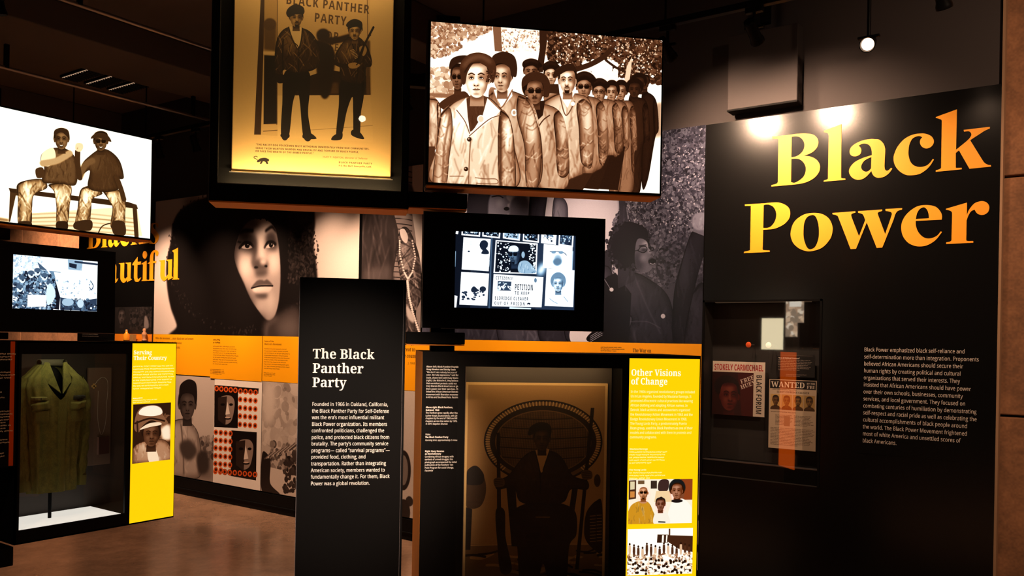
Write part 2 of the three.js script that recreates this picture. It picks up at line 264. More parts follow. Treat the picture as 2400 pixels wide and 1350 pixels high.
  // left edge and man behind the leader
  coat([155, 580, 225, 600, 240, 700, 215, 900, 155, 900], 175, 40, 240, 24, 12).poly([150, 900, 200, 900, 195, 1145, 150, 1140], 60).blob([225, 620, 300, 560, 400, 530, 430, 600, 300, 660], 54);
  b.head(352, 440, 84, 150, { tone: 92, glasses: 2, turn: -0.4 }).blob([298, 380, 305, 320, 350, 292, 420, 290, 430, 330, 350, 340], 30);
  // the leader
  const lead = [235, 690, 330, 600, 440, 560, 560, 570, 640, 640, 705, 720, 735, 900, 735, 1180, 190, 1150, 210, 900];
  b.form(lead, 190, { n: 120, w: 13, rim: 46, slant: 0.4, dark: 0.3, light: 1.35 });
  sleeve([240, 690, 300, 640, 318, 780, 296, 980, 272, 1160, 186, 1150, 208, 900], 178, 13); sleeve([640, 660, 704, 722, 734, 900, 738, 1185, 642, 1175, 622, 900], 158, 14);
  b.line([470, 1110, 540, 1118, 610, 1120, 612, 1150, 480, 1148], 90, 5, { blur: 1 }).line([300, 1100, 390, 1100], 90, 5, { blur: 1 });
  b.line([300, 700, 262, 900, 250, 1140], 96, 12, { blur: 5 }).line([640, 700, 640, 950, 640, 1170], 60, 16, { blur: 6 }).line([440, 840, 430, 1000, 425, 1150], 80, 6, { blur: 2 });
  b.blob([405, 590, 470, 560, 552, 575, 520, 690, 438, 800, 418, 690], 62).folds([405, 590, 552, 575, 438, 800], 30, 36, 96, 6, 0.1);
  b.poly([330, 660, 410, 570, 420, 700, 436, 812, 380, 700], 224).poly([552, 575, 640, 660, 600, 705, 430, 832, 520, 690], 230).line([345, 655, 400, 730, 432, 812], 90, 6).line([640, 690, 560, 720, 430, 830], 90, 6);
  b.oval(508, 715, 25, 27, 245).oval(508, 715, 18, 20, 190).oval(430, 852, 16, 15, 40).oval(426, 848, 6, 5, 160).oval(408, 1052, 15, 15, 36).oval(404, 1048, 6, 5, 150);
  b.head(482, 452, 162, 236, { tone: 226, turn: -0.15, hair: 'short', shade: 1 });
  b.blob([368, 400, 372, 340, 420, 285, 500, 268, 580, 300, 612, 370, 600, 450, 585, 470, 565, 400, 540, 360, 470, 335, 420, 400, 405, 470, 385, 480], 52).line([395, 360, 440, 312, 510, 296, 570, 330], 92, 26, { blur: 12, a: 0.8 }).line([400, 400, 440, 345, 500, 335], 24, 8, { blur: 3 }).dabs(545, 390, 600, 470, 70, 3, 8, 30, 70);
  return texture(b.ink(SEPIA, 14).c);
}

function founderPoster() {
  const b = Board(1000, 1471, [193, -372, 1174, -280, 1149, 1107, 167, 1058], 196);
  b.poly([385, -300, 1030, -240, 1010, 880, 305, 832], 186);                                       // the photograph on the sheet
  b.poly([360, -300, 382, -300, 347, 833, 305, 833], 66).poly([372, -300, 452, -290, 450, 770, 362, 770], 160).poly([368, 340, 450, 345, 449, 765, 364, 768], 22).poly([364, 160, 442, 160, 440, 315, 366, 305], 96, { blur: 6 }).oval(403, 148, 40, 38, 86, { blur: 3 }).poly([362, 316, 450, 318, 450, 338, 362, 335], 205);
  b.line([450, -300, 446, 770], 90, 4).line([362, 812, 480, 803], 70, 4).line([1005, -250, 1010, 240], 110, 5);
  const signs = (s, x, y, size, g) => b.text(s, x, y, size, g, { weight: 'bold', angle: 0.12, sx: 0.78, track: 5 });
  signs('BLACK PANTHER', 500, 20, 78, 80); signs('PARTY', 675, 132, 80, 86); signs('FOR', 712, 236, 74, 92); signs('SELF', 770, 310, 66, 104);
  b.poly([560, 500, 760, 430, 1024, 470, 1028, 586, 560, 592], 42).poly([755, 510, 830, 505, 835, 582, 760, 585], 84, { blur: 8 }).poly([990, 250, 1025, 250, 1028, 586, 1000, 586], 88, { blur: 4 });
  b.poly([450, 590, 1028, 586, 1045, 880, 450, 850], 200).line([640, 805, 780, 796, 1040, 776], 110, 3, { a: 0.7 });
  b.blob([690, 260, 720, 250, 770, 270, 806, 330, 800, 440, 770, 590, 720, 590, 690, 400], 34, { blur: 5 }).oval(734, 215, 42, 40, 40, { blur: 4 }).poly([690, 235, 830, 225, 900, 205, 900, 250, 780, 275], 50, { blur: 4 });
  // man on the left
  b.blob([500, 440, 640, 440, 650, 560, 640, 700, 660, 855, 612, 850, 590, 640, 575, 560, 545, 640, 520, 845, 474, 843, 480, 640], 16).blob([612, 825, 650, 820, 692, 858, 612, 856], 12).blob([474, 828, 520, 828, 520, 852, 474, 848], 12);
  const j1 = [468, 200, 520, 165, 600, 170, 660, 200, 705, 270, 722, 350, 700, 410, 650, 440, 560, 448, 490, 430, 480, 470, 440, 470, 432, 380, 440, 270];
  b.form(j1, 58, { n: 70, w: 6, rim: 18, slant: 0.6, dark: 0.3, light: 2.2 }).folds(j1, 70, 14, 185, 5, 0.9, { a: 0.6 }).blob([525, 165, 600, 172, 582, 296, 545, 230], 214).line([520, 165, 545, 250, 582, 300, 580, 440], 14, 6).line([604, 172, 598, 240, 584, 298], 14, 6).line([620, 190, 650, 290, 660, 340], 120, 12, { blur: 3, a: 0.6 }).line([485, 240, 482, 340, 486, 430], 14, 7, { blur: 2 });
  b.blob([440, 462, 488, 462, 492, 505, 460, 514, 440, 495], 24).head(566, 112, 76, 104, { tone: 138, turn: 0.35, mustache: 1, beard: 1, beret: -1 }).blob([504, 78, 520, 48, 560, 36, 606, 50, 612, 84, 560, 88, 520, 104], 16);
  // man on the right
  b.blob([850, 490, 990, 490, 985, 600, 968, 700, 960, 835, 925, 835, 920, 700, 915, 600, 880, 690, 850, 830, 815, 840, 830, 660], 16).blob([912, 806, 950, 806, 988, 856, 960, 858, 910, 836], 12).blob([850, 818, 846, 862, 786, 866, 800, 838], 12);
  const j2 = [860, 255, 900, 225, 960, 230, 1010, 290, 1036, 370, 1030, 410, 1000, 420, 992, 505, 920, 515, 840, 490, 835, 415, 800, 385, 810, 330];
  b.form(j2, 54, { n: 70, w: 5, rim: 16, slant: 0.6, dark: 0.3, light: 2.2 }).folds(j2, 70, 14, 180, 4.5, 0.9, { a: 0.6 }).line([905, 240, 930, 320, 950, 420, 940, 510], 16, 6).line([800, 385, 850, 405, 900, 405], 40, 26).blob([890, 395, 930, 385, 962, 400, 940, 420, 900, 420], 150).blob([960, 290, 990, 280, 1005, 310, 985, 345, 962, 320], 150);
  for (let i = 0; i < 7; i++) b.line([902 + i * 5, 312 + i * 8, 924 + i * 5, 304 + i * 8], 175, 4);
  b.line([945, 380, 985, 285, 1046, 166], 20, 13).line([985, 285, 1050, 168], 30, 5).line([940, 400, 962, 370, 1000, 250, 1028, 215], 46, 7);
  b.head(930, 196, 70, 96, { tone: 150, turn: -0.1, mustache: 1, beret: -1 }).blob([886, 178, 898, 146, 940, 131, 972, 142, 978, 190, 960, 165, 920, 166], 16);
  const cap = { weight: 'bold', angle: 0.04, track: 1.2 };
  b.text('“THE RACIST DOG POLICEMEN MUST WITHDRAW IMMEDIATELY FROM OUR COMMUNITIES,', 316, 899, 15.6, 40, { ...cap, sx: 0.93 });
  b.text('CEASE THEIR WANTON MURDER AND BRUTALITY AND TORTURE OF BLACK PEOPLE,', 314, 921, 15.6, 40, { ...cap, sx: 0.93 });
  b.text('OR FACE THE WRATH OF THE ARMED PEOPLE.”', 313, 940, 15.6, 40, { ...cap, sx: 0.93 });
  b.text('HUEY P. NEWTON, Minister of Defense', 732, 976, 15.5, 60, { angle: 0.04, track: 0.4 }).text('BLACK PANTHER PARTY', 830, 1010, 15.5, 40, { ...cap, track: 2.2 }).text('P.O. Box 8641, Emeryville, Calif.', 830, 1030, 13.8, 44, { ...cap, track: 0 });
  b.blob([330, 990, 345, 980, 372, 977, 390, 982, 398, 990, 394, 1000, 388, 998, 392, 1014, 382, 1014, 374, 1002, 360, 1000, 352, 1013, 340, 1013, 346, 1000, 334, 1004, 322, 1002], 20).line([330, 996, 320, 985, 306, 978, 305, 970, 318, 967, 326, 972], 20, 3.4);
  return texture(b.ink([[0, 10, 4, 1], [60, 52, 30, 11], [150, 178, 138, 76], [200, 226, 188, 118], [255, 248, 222, 156]], 12).c);
}

function soldierLightboxPhoto() {
  const b = Board(1100, 680, [-160, 716, 1066, 986, 1054, 1678, -175, 1534], 253);
  b.poly([-170, 1500, -170, 1540, 60, 1560, 60, 1540], 120, { blur: 5 }).poly([200, 1500, 960, 1450, 1000, 1660, 180, 1600], 205);
  for (let i = 0; i < 6; i++) b.line([210, 1508 + i * 26, 560, 1500 + i * 30, 960, 1540 + i * 28], i % 2 ? 130 : 165, 9, { blur: 3 });
  b.poly([70, 1325, 130, 1330, 190, 1560, 60, 1560], 60).poly([110, 1375, 180, 1378, 190, 1560, 70, 1560], 235).poly([60, 1322, 900, 1420, 960, 1440, 970, 1470, 900, 1460, 70, 1352], 40).poly([930, 1440, 960, 1440, 975, 1670, 945, 1668], 50).line([690, 1640, 720, 1590, 790, 1570, 850, 1600, 860, 1650], 40, 8);
  // left man: trousers, boots, shirt, arms
  const leg = (p) => { b.form(p, 160, { n: 60, w: 9, rim: 34, dark: 0.16, light: 1.6 }); return b.folds(p, 50, 24, 250, 10, 0.7, { a: 0.55 }); };
  leg([120, 1300, 200, 1265, 300, 1262, 330, 1320, 240, 1370, 225, 1460, 215, 1580, 130, 1580, 125, 1400]); leg([340, 1300, 420, 1290, 500, 1310, 490, 1440, 470, 1580, 400, 1590, 395, 1450, 380, 1350]);
  b.blob([130, 1560, 215, 1560, 215, 1610, 130, 1610], 40).blob([400, 1560, 470, 1560, 470, 1615, 400, 1610], 30);
  const s1 = [300, 1075, 380, 1040, 470, 1050, 530, 1110, 545, 1180, 530, 1300, 420, 1290, 300, 1280, 310, 1180, 285, 1130];
  b.form(s1, 80, { n: 50, w: 8, rim: 22 }).blob([300, 1075, 370, 1040, 390, 1110, 340, 1170, 290, 1140], 205).line([300, 1150, 400, 1130, 490, 1078], 150, 44, { blur: 3 }).blob([250, 1190, 300, 1180, 310, 1240, 260, 1250], 60);
  b.head(432, 985, 96, 128, { tone: 96, smile: 1, hair: 'short', shade: -1, turn: -0.1 }).blob([382, 950, 385, 915, 430, 900, 480, 925, 488, 985, 470, 960, 430, 930], 40);
  // right man
  leg([570, 1330, 660, 1310, 720, 1360, 650, 1400, 640, 1480, 620, 1600, 530, 1600, 545, 1460]); leg([720, 1330, 820, 1330, 880, 1380, 880, 1500, 870, 1600, 780, 1600, 790, 1460, 760, 1400]);
  b.blob([530, 1560, 640, 1550, 635, 1620, 525, 1610], 44).blob([790, 1560, 870, 1560, 880, 1650, 800, 1645], 44);
  const s2 = [625, 1100, 700, 1050, 770, 1060, 840, 1130, 870, 1240, 850, 1260, 810, 1250, 830, 1330, 730, 1350, 620, 1320, 630, 1200, 560, 1240, 580, 1150];
  b.form(s2, 62, { n: 60, w: 8, rim: 24 }).line([650, 1130, 600, 1160, 560, 1240], 90, 44, { blur: 4 }).line([560, 1250, 545, 1150, 545, 1070], 54, 40).blob([530, 1020, 545, 1006, 578, 1012, 582, 1045, 560, 1068, 532, 1056], 190).folds([530, 1020, 578, 1012, 560, 1068], 8, 60, 220, 6, 0.3);
  b.line([820, 1250, 850, 1330, 870, 1400], 56, 40).head(708, 1000, 92, 118, { tone: 84, smile: 1, glasses: 2, turn: 0.05, shade: -1 }).blob([638, 975, 660, 945, 710, 934, 755, 950, 782, 996, 740, 985, 690, 968], 48);
  return texture(b.ink([[0, 16, 8, 2], [60, 66, 40, 18], [130, 168, 122, 70], [200, 246, 222, 170], [235, 255, 250, 226], [255, 255, 254, 244]], 12).c);
}

function faceMural() {
  const b = Board(1500, 692, [49, 66, 1426, -126, 1406, 981, 33, 956], 205);
  b.blob([30, 60, 300, 30, 200, 200, 120, 420, 130, 640, 190, 980, 20, 980], 196).blob([240, 40, 340, 20, 330, 120, 250, 110], 120, { blur: 20 });
  const hair = [150, 330, 165, 210, 230, 110, 380, 40, 640, -20, 950, -10, 1090, 60, 1120, 200, 1108, 340, 1130, 500, 1130, 620, 1060, 760, 1000, 990, 180, 990, 190, 900, 150, 780, 125, 640, 120, 480];
  b.blob(hair, 9, { blur: 5 }).dabs(110, 0, 1150, 980, 2600, 3, 9, 4, 40, (x, y) => Math.abs(Math.hypot((x - 630) / 505, (y - 440) / 520) - 0.96) < 0.06, { a: 0.8 });
  b.dabs(940, 60, 1110, 620, 900, 3, 9, 10, 62, null, { a: 0.7 });
  b.blob([780, 870, 860, 830, 1000, 780, 1010, 985, 790, 985], 52, { blur: 12 }).blob([860, 880, 990, 840, 1000, 985, 900, 985], 88, { blur: 24 });
  const face = [640, 235, 598, 330, 580, 430, 600, 520, 640, 610, 690, 720, 745, 805, 800, 862, 845, 840, 872, 760, 884, 660, 888, 560, 884, 450, 872, 340, 850, 250, 800, 190, 720, 175];
  b.blob(face, 150, { blur: 3 }).inside(face, () => {
    b.blob([560, 200, 640, 200, 606, 380, 612, 540, 676, 730, 780, 880, 680, 900, 540, 600], 48, { blur: 20 }).blob([640, 640, 700, 700, 790, 850, 720, 860, 640, 720], 70, { blur: 24 }).oval(765, 250, 60, 70, 215, { blur: 26 }).oval(655, 490, 44, 70, 200, { blur: 22 }).oval(845, 470, 40, 80, 205, { blur: 20 }).oval(820, 740, 34, 70, 190, { blur: 20 }).oval(700, 215, 60, 40, 60, { blur: 20 }).oval(760, 770, 46, 40, 170, { blur: 20 });
    b.blob([590, 300, 650, 270, 720, 300, 722, 400, 650, 395, 600, 370], 44, { blur: 14 }).blob([790, 290, 840, 270, 868, 330, 860, 390, 800, 380], 52, { blur: 12 });
    b.line([585, 300, 640, 262, 700, 262], 12, 15, { blur: 4 }).line([790, 262, 830, 236, 858, 262], 12, 13, { blur: 4 });
    b.blob([626, 376, 650, 356, 684, 360, 698, 376, 660, 384], 176, { blur: 1 }).oval(664, 362, 16, 17, 5).oval(669, 355, 3, 3, 230).line([612, 376, 645, 342, 684, 346, 706, 368], 4, 13, { blur: 2 }).line([580, 330, 620, 340], 8, 8, { blur: 2 });
    b.blob([788, 374, 806, 354, 834, 350, 846, 366, 815, 378], 180, { blur: 1 }).oval(824, 358, 14, 17, 5).oval(829, 351, 3, 3, 230).line([780, 374, 802, 340, 834, 336, 854, 352], 4, 12, { blur: 2 });
    b.line([746, 300, 756, 380, 770, 460], 222, 30, { blur: 14 }).line([716, 330, 712, 420, 704, 480], 60, 24, { blur: 12 }).blob([700, 490, 716, 460, 760, 452, 800, 470, 806, 500, 780, 520, 720, 524], 70, { blur: 9 }).oval(772, 470, 22, 18, 206, { blur: 8 }).oval(724, 508, 14, 8, 4, { blur: 2 }).oval(790, 500, 10, 8, 4, { blur: 2 }).blob([720, 526, 800, 522, 790, 560, 730, 570], 60, { blur: 12 });
    b.blob([692, 646, 730, 598, 762, 592, 778, 598, 800, 590, 834, 630, 780, 634, 740, 640], 74, { blur: 3 }).blob([700, 652, 760, 630, 830, 634, 810, 672, 770, 686, 724, 680], 196, { blur: 4 }).line([692, 648, 745, 634, 780, 632, 836, 632], 8, 6, { blur: 1 }).blob([712, 690, 800, 688, 790, 712, 740, 712], 40, { blur: 9 });
  });
  b.dabs(560, 130, 870, 230, 500, 4, 12, 4, 30, (x, y) => y < 236 - 60 * Math.cos((x - 740) / 110)).line([860, 850, 800, 900, 790, 980], 90, 14, { blur: 10 });
  return texture(b.ink([[0, 10, 7, 7], [60, 62, 52, 50], [150, 158, 142, 136], [255, 255, 238, 228]], 10).c);
}

function robeMural() {
  const b = Board(420, 874, [1445, -129, 1849, -185, 1828, 988, 1425, 981], 70);
  b.poly([1600, -180, 1850, -200, 1850, 1000, 1700, 990, 1600, 200], 128).poly([1775, -200, 1850, -200, 1840, 700, 1820, 720, 1800, 330, 1775, 150], 210);
  for (let i = 0; i < 22; i++) b.line([1560, -150 + i * 36, 1700, -158 + i * 36 + 14, 1772, -158 + i * 36 + 26], 40, 5);
  b.blob([1420, -140, 1560, -150, 1660, 180, 1680, 330, 1640, 600, 1620, 1000, 1410, 1000], 46).folds([1420, -140, 1560, -150, 1660, 180, 1680, 330, 1620, 1000, 1410, 1000], 90, 14, 118, 14, 0.3).poly([1440, 520, 1640, 480, 1640, 620, 1440, 620], 104, { blur: 20, a: 0.6 });
  const robe = [1690, 260, 1740, 240, 1790, 330, 1830, 480, 1835, 700, 1800, 820, 1830, 990, 1730, 990, 1720, 760, 1690, 560, 1670, 400];
  b.form(robe, 70, { n: 110, w: 8, rim: 24, slant: 1.2, light: 2 }).folds(robe, 90, 10, 190, 7, 1.6, { a: 0.6 }).blob([1690, 260, 1720, 250, 1745, 300, 1735, 345, 1705, 320], 205).blob([1650, 0, 1700, -60, 1770, -40, 1790, 60, 1750, 150, 1680, 130], 60, { blur: 4 }).blob([1690, 60, 1760, 40, 1760, 160, 1700, 180], 150, { blur: 10 });
  const beads = (p, n, r) => { for (let i = 0; i <= n; i++) { const t = i / n * (p.length / 2 - 1), k = Math.min(p.length / 2 - 2, Math.floor(t)), f = t - k; b.oval(p[2 * k] + (p[2 * k + 2] - p[2 * k]) * f, p[2 * k + 1] + (p[2 * k + 3] - p[2 * k + 1]) * f, r, r, 226); } };
  beads([1690, 330, 1690, 420, 1720, 540, 1745, 585, 1775, 540, 1795, 440, 1775, 330], 38, 6); beads([1742, 600, 1752, 700, 1780, 820, 1820, 940], 24, 8);
  b.blob([1735, 760, 1760, 790, 1790, 850, 1780, 880, 1740, 840], 190, { blur: 4 });
  return texture(b.ink(GREYS, 10).c);
}

function rallyMural() {
  const b = Board(1600, 946, [186, -177, 2300, -473, 2271, 1177, 162, 1139], 176);
  b.dabs(1600, -480, 2320, 420, 7000, 5, 15, 34, 112, (x, y) => y < 430 && x > 1640 + 40 * Math.sin(y / 60)).dabs(1700, -300, 2300, 300, 420, 2, 6, 120, 176).dabs(1530, 540, 1760, 720, 120, 10, 26, 60, 210);
  b.dabs(170, -460, 1000, -60, 600, 14, 40, 120, 220, null, { blur: 6, a: 0.6 });
  b.poly([1760, 380, 2310, 380, 2310, 1180, 1700, 1180], 66, { blur: 10 }).dabs(1740, 360, 2310, 760, 1300, 5, 14, 36, 104);
  // people behind, left: the crowd, a profile head shouting and raised arms
  b.poly([150, 420, 1600, 480, 1560, 1180, 150, 1140], 40);
  [[300, 330, 90], [560, 420, 60], [930, 380, 74], [1240, 430, 52], [1440, 520, 66]].forEach(([x, y, g], i) => { b.form([x - 150, y + 130, x - 60, y + 60, x + 60, y + 60, x + 160, y + 140, x + 190, 1170, x - 190, 1150], g, { n: 50, w: 16, rim: 40, light: 1.7 }); if (i !== 1) b.head(x, y - 10, 104, 150, { tone: 84, shout: 1, turn: 0.7, hair: i % 2 ? 'short' : 'afro' }); });
  b.blob([500, 420, 500, 200, 520, 20, 600, -60, 700, -20, 690, 220, 670, 420], 34).blob([660, 330, 660, 190, 670, 80, 720, 0, 790, 20, 800, 80, 826, 110, 806, 132, 826, 170, 800, 210, 760, 240, 740, 330], 112, { blur: 4 }).line([690, 70, 740, 62, 772, 76], 20, 9).oval(800, 160, 22, 14, 10).oval(752, 110, 26, 30, 150, { blur: 16 });
  b.blob([820, 150, 860, 70, 940, 60, 970, 150, 950, 330, 830, 330], 92, { blur: 8 }).form([960, 500, 985, -80, 1010, -110, 1120, -120, 1130, -90, 1090, 210, 1080, 500], 44, { n: 20, w: 10, rim: 24 }).blob([985, -90, 990, -170, 1040, -200, 1110, -190, 1130, -110, 1060, -80], 100, { blur: 3 }).form([1140, 520, 1150, 110, 1200, 70, 1250, 110, 1262, 220, 1240, 520], 92, { n: 20, w: 8, rim: 26 });
  b.blob([1290, 1060, 1420, 1050, 1430, 1170, 1290, 1165], 240);
  // drum and straps
  b.blob([1420, 1160, 1440, 1090, 1560, 1060, 1700, 1090, 1720, 1175], 14); for (let i = 0; i < 4; i++) b.line([1430, 1120 + i * 14, 1540, 1060 + i * 14, 1640, 1040 + i * 16, 1720, 1090 + i * 16], 150, 4);
  // the woman at the centre: coat, head in profile to the right, raised arm
  const coat = [1540, 700, 1640, 660, 1760, 640, 1860, 680, 1990, 780, 2050, 920, 2060, 1180, 1720, 1180, 1740, 980, 1620, 1000, 1540, 1020];
  b.form(coat, 44, { n: 90, w: 14, rim: 40, dark: 0.4, light: 1.7 }).line([1760, 660, 1860, 900, 1960, 1100], 86, 5, { blur: 4 }).oval(1978, 968, 17, 17, 190).line([1730, 1010, 1860, 1010, 1960, 1060], 84, 4, { blur: 2 });
  b.poly([1530, 690, 1620, 640, 1740, 800, 1720, 1180, 1520, 1170], 20).line([1530, 680, 1580, 760], 130, 4).oval(1590, 768, 15, 15, 200);
  b.poly([1640, -60, 1690, 80, 1720, 300, 1770, 700, 1640, 760, 1630, 400, 1650, 200], 46).folds([1640, -60, 1690, 80, 1720, 300, 1770, 700, 1640, 760, 1630, 400], 26, 20, 96, 12, 0.2);
  b.oval(1720, 440, 155, 165, 20).dabs(1540, 260, 1880, 620, 700, 5, 14, 10, 48, (x, y) => Math.abs(Math.hypot((x - 1720) / 155, (y - 440) / 165) - 1) < 0.12).blob([1650, 310, 1720, 256, 1850, 310, 1840, 390, 1700, 380], 22);
  const f = [1780, 400, 1820, 385, 1858, 410, 1868, 450, 1895, 490, 1880, 510, 1905, 530, 1915, 560, 1905, 590, 1880, 625, 1840, 640, 1780, 610, 1765, 520];
  b.blob(f, 92).inside(f, () => { b.oval(1790, 560, 40, 80, 50, { blur: 20 }).oval(1850, 430, 26, 24, 170, { blur: 12 }).oval(1876, 480, 12, 12, 150, { blur: 8 }).oval(1830, 530, 26, 24, 126, { blur: 14 }).oval(1836, 470, 20, 12, 46, { blur: 5 }).line([1800, 440, 1850, 432], 24, 7, { blur: 2 }); });
  b.blob([1868, 548, 1890, 528, 1922, 540, 1928, 566, 1900, 584, 1874, 574], 10, { blur: 2 }).line([1880, 570, 1900, 577, 1918, 570], 150, 5, { blur: 1 }).line([1876, 538, 1896, 526, 1920, 536], 70, 8, { blur: 2 }).line([1874, 584, 1900, 594, 1922, 578], 84, 9, { blur: 2 }).line([1790, 476, 1810, 446, 1850, 446, 1856, 472, 1828, 490, 1790, 476], 16, 5).line([1870, 452, 1900, 450, 1906, 470, 1876, 480], 16, 5).line([1600, 540, 1700, 500, 1790, 470], 14, 4);
  // a second person turned away, and the raised fist
  b.oval(2040, 560, 100, 150, 40, { rot: 0.5 }).dabs(1940, 410, 2160, 700, 400, 5, 14, 24, 90, (x, y) => Math.hypot((x - 2040) / 100, (y - 560) / 150) < 1);
  const arm = [2060, 800, 2130, 520, 2200, 330, 2290, 350, 2290, 480, 2220, 760, 2200, 1180, 2060, 1180]; b.form(arm, 30, { n: 40, w: 12, rim: 30, light: 2 }).poly([2200, 330, 2215, 270, 2290, 280, 2300, 370], 96);
  b.blob([2200, 290, 2200, 230, 2230, 195, 2290, 190, 2310, 250, 2300, 310, 2240, 320], 126, { blur: 3 }).folds([2200, 290, 2200, 230, 2230, 195, 2290, 190, 2310, 250, 2300, 310], 14, 50, 180, 10, 0.2);
  const c2 = [2200, 800, 2290, 740, 2290, 1180, 2140, 1180]; b.form(c2, 52, { n: 40, w: 12, rim: 30 });
  return texture(b.ink([[0, 7, 6, 10], [60, 44, 44, 58], [128, 108, 110, 130], [255, 222, 224, 244]], 12).c);
}

function lowerMuralMan() {
  const b = Board(700, 679, [5, 265, 335, 287, 325, 845, -4, 786], 200);
  b.poly([0, 600, 330, 640, 330, 850, 0, 800], 120, { blur: 14 }).dabs(250, 600, 330, 720, 80, 4, 12, 60, 170);
  const s = [60, 560, 110, 520, 180, 510, 240, 570, 262, 680, 262, 800, 210, 830, 40, 800]; b.form(s, 184, { n: 50, w: 7, rim: 20, dark: 0.45, light: 1.2 }).line([155, 540, 165, 650, 170, 800], 90, 5, { blur: 2 }).blob([150, 640, 200, 620, 240, 680, 200, 730, 160, 700], 70, { blur: 5 }).blob([240, 700, 290, 680, 300, 780, 250, 800], 50, { blur: 5 });
  b.head(188, 440, 84, 140, { tone: 74, hair: 'short', turn: 0.1, shade: -1 }).blob([148, 400, 150, 330, 190, 296, 230, 310, 240, 360, 236, 420, 215, 360, 170, 370], 14);
  return texture(b.ink([[0, 14, 8, 8], [128, 120, 104, 96], [255, 240, 222, 210]], 12).c);
}
function artPrintMural() {                                // a plain two-head print in black and orange dots, a stand-in for the artwork on show
  const b = Board(640, 911, [335, 287, 588, 304, 578, 891, 325, 845], '#eadfd6');
  const K = (p) => b.poly(p, '#120b09');
  K([334, 326, 460, 334, 458, 556, 332, 550]); K([424, 568, 560, 578, 556, 836, 420, 812]); K([460, 336, 570, 344, 568, 372, 460, 364]);
  const dots = (x0, y0, nx, ny, dx, dy, back) => { for (let j = 0; j < ny; j++) for (let i = 0; i < nx; i++) { const x = x0 + i * dx + j * -0.6, y = y0 + j * dy + i * 2.4; if (back) b.oval(x, y, 13.5, 16.5, back); b.oval(x, y, 11.5, 15, '#d8561c').oval(x, y, 6, 8, '#3c140a'); } };
  dots(345, 344, 5, 1, 25, 0, '#120b09'); dots(472, 358, 4, 5, 27, 44.5); dots(341, 578, 4, 6, 26, 42); dots(388, 790, 7, 1, 27, 0, '#120b09'); dots(341, 778, 2, 1, 26, 0);
  const face = (x, y, s) => { const P = (a) => a.map((v, i) => (i % 2 ? y : x) + v * s); b.blob(P([-30, -60, 20, -70, 44, -40, 40, 20, 24, 70, -10, 84, -34, 50, -44, 0]), '#8a7468').poly(P([-44, -60, 4, -66, -4, 90, -44, 60]), '#2a1d18').poly(P([6, -40, 20, 28, -4, 32]), '#d9c5b6').oval(x - 18 * s, y - 22 * s, 12 * s, 7 * s, '#0e0807').oval(x + 26 * s, y - 22 * s, 10 * s, 7 * s, '#0e0807').oval(x + 8 * s, y + 52 * s, 18 * s, 7 * s, '#0e0807').oval(x + 8 * s, y + 47 * s, 14 * s, 4 * s, '#c9a996'); };
  face(396, 452, 1.0); face(494, 690, 1.05);
  return texture(b.c);
}
function treeMural() {
  const b = Board(700, 614, [588, 304, 1062, 335, 1051, 977, 578, 891], 178);
  b.dabs(590, 300, 1060, 640, 500, 14, 44, 150, 214, null, { blur: 8, a: 0.7 }).dabs(600, 330, 1060, 560, 60, 10, 30, 90, 150, null, { blur: 10, a: 0.5 });
  b.blob([600, 330, 640, 310, 660, 420, 640, 520, 600, 520], 206, { blur: 12 });
  b.dabs(620, 640, 1060, 960, 900, 5, 16, 50, 190).poly([610, 760, 770, 800, 770, 940, 680, 925, 600, 880], 206).dabs(700, 700, 780, 900, 70, 6, 14, 16, 60);
  b.blob([586, 700, 610, 690, 632, 740, 630, 850, 680, 910, 586, 890], 18); for (let i = 0; i < 16; i++) b.line([600 + i * 9, 720 - i * 3, 640 + i * 10, 690 - i * 4], 60 + (i % 3) * 60, 7);
  b.poly([850, 340, 1070, 350, 1060, 980, 850, 940], 170).dabs(850, 700, 1060, 960, 300, 8, 22, 60, 190);
  return texture(b.ink([[0, 14, 8, 8], [128, 128, 112, 102], [255, 240, 222, 208]], 14).c);
}

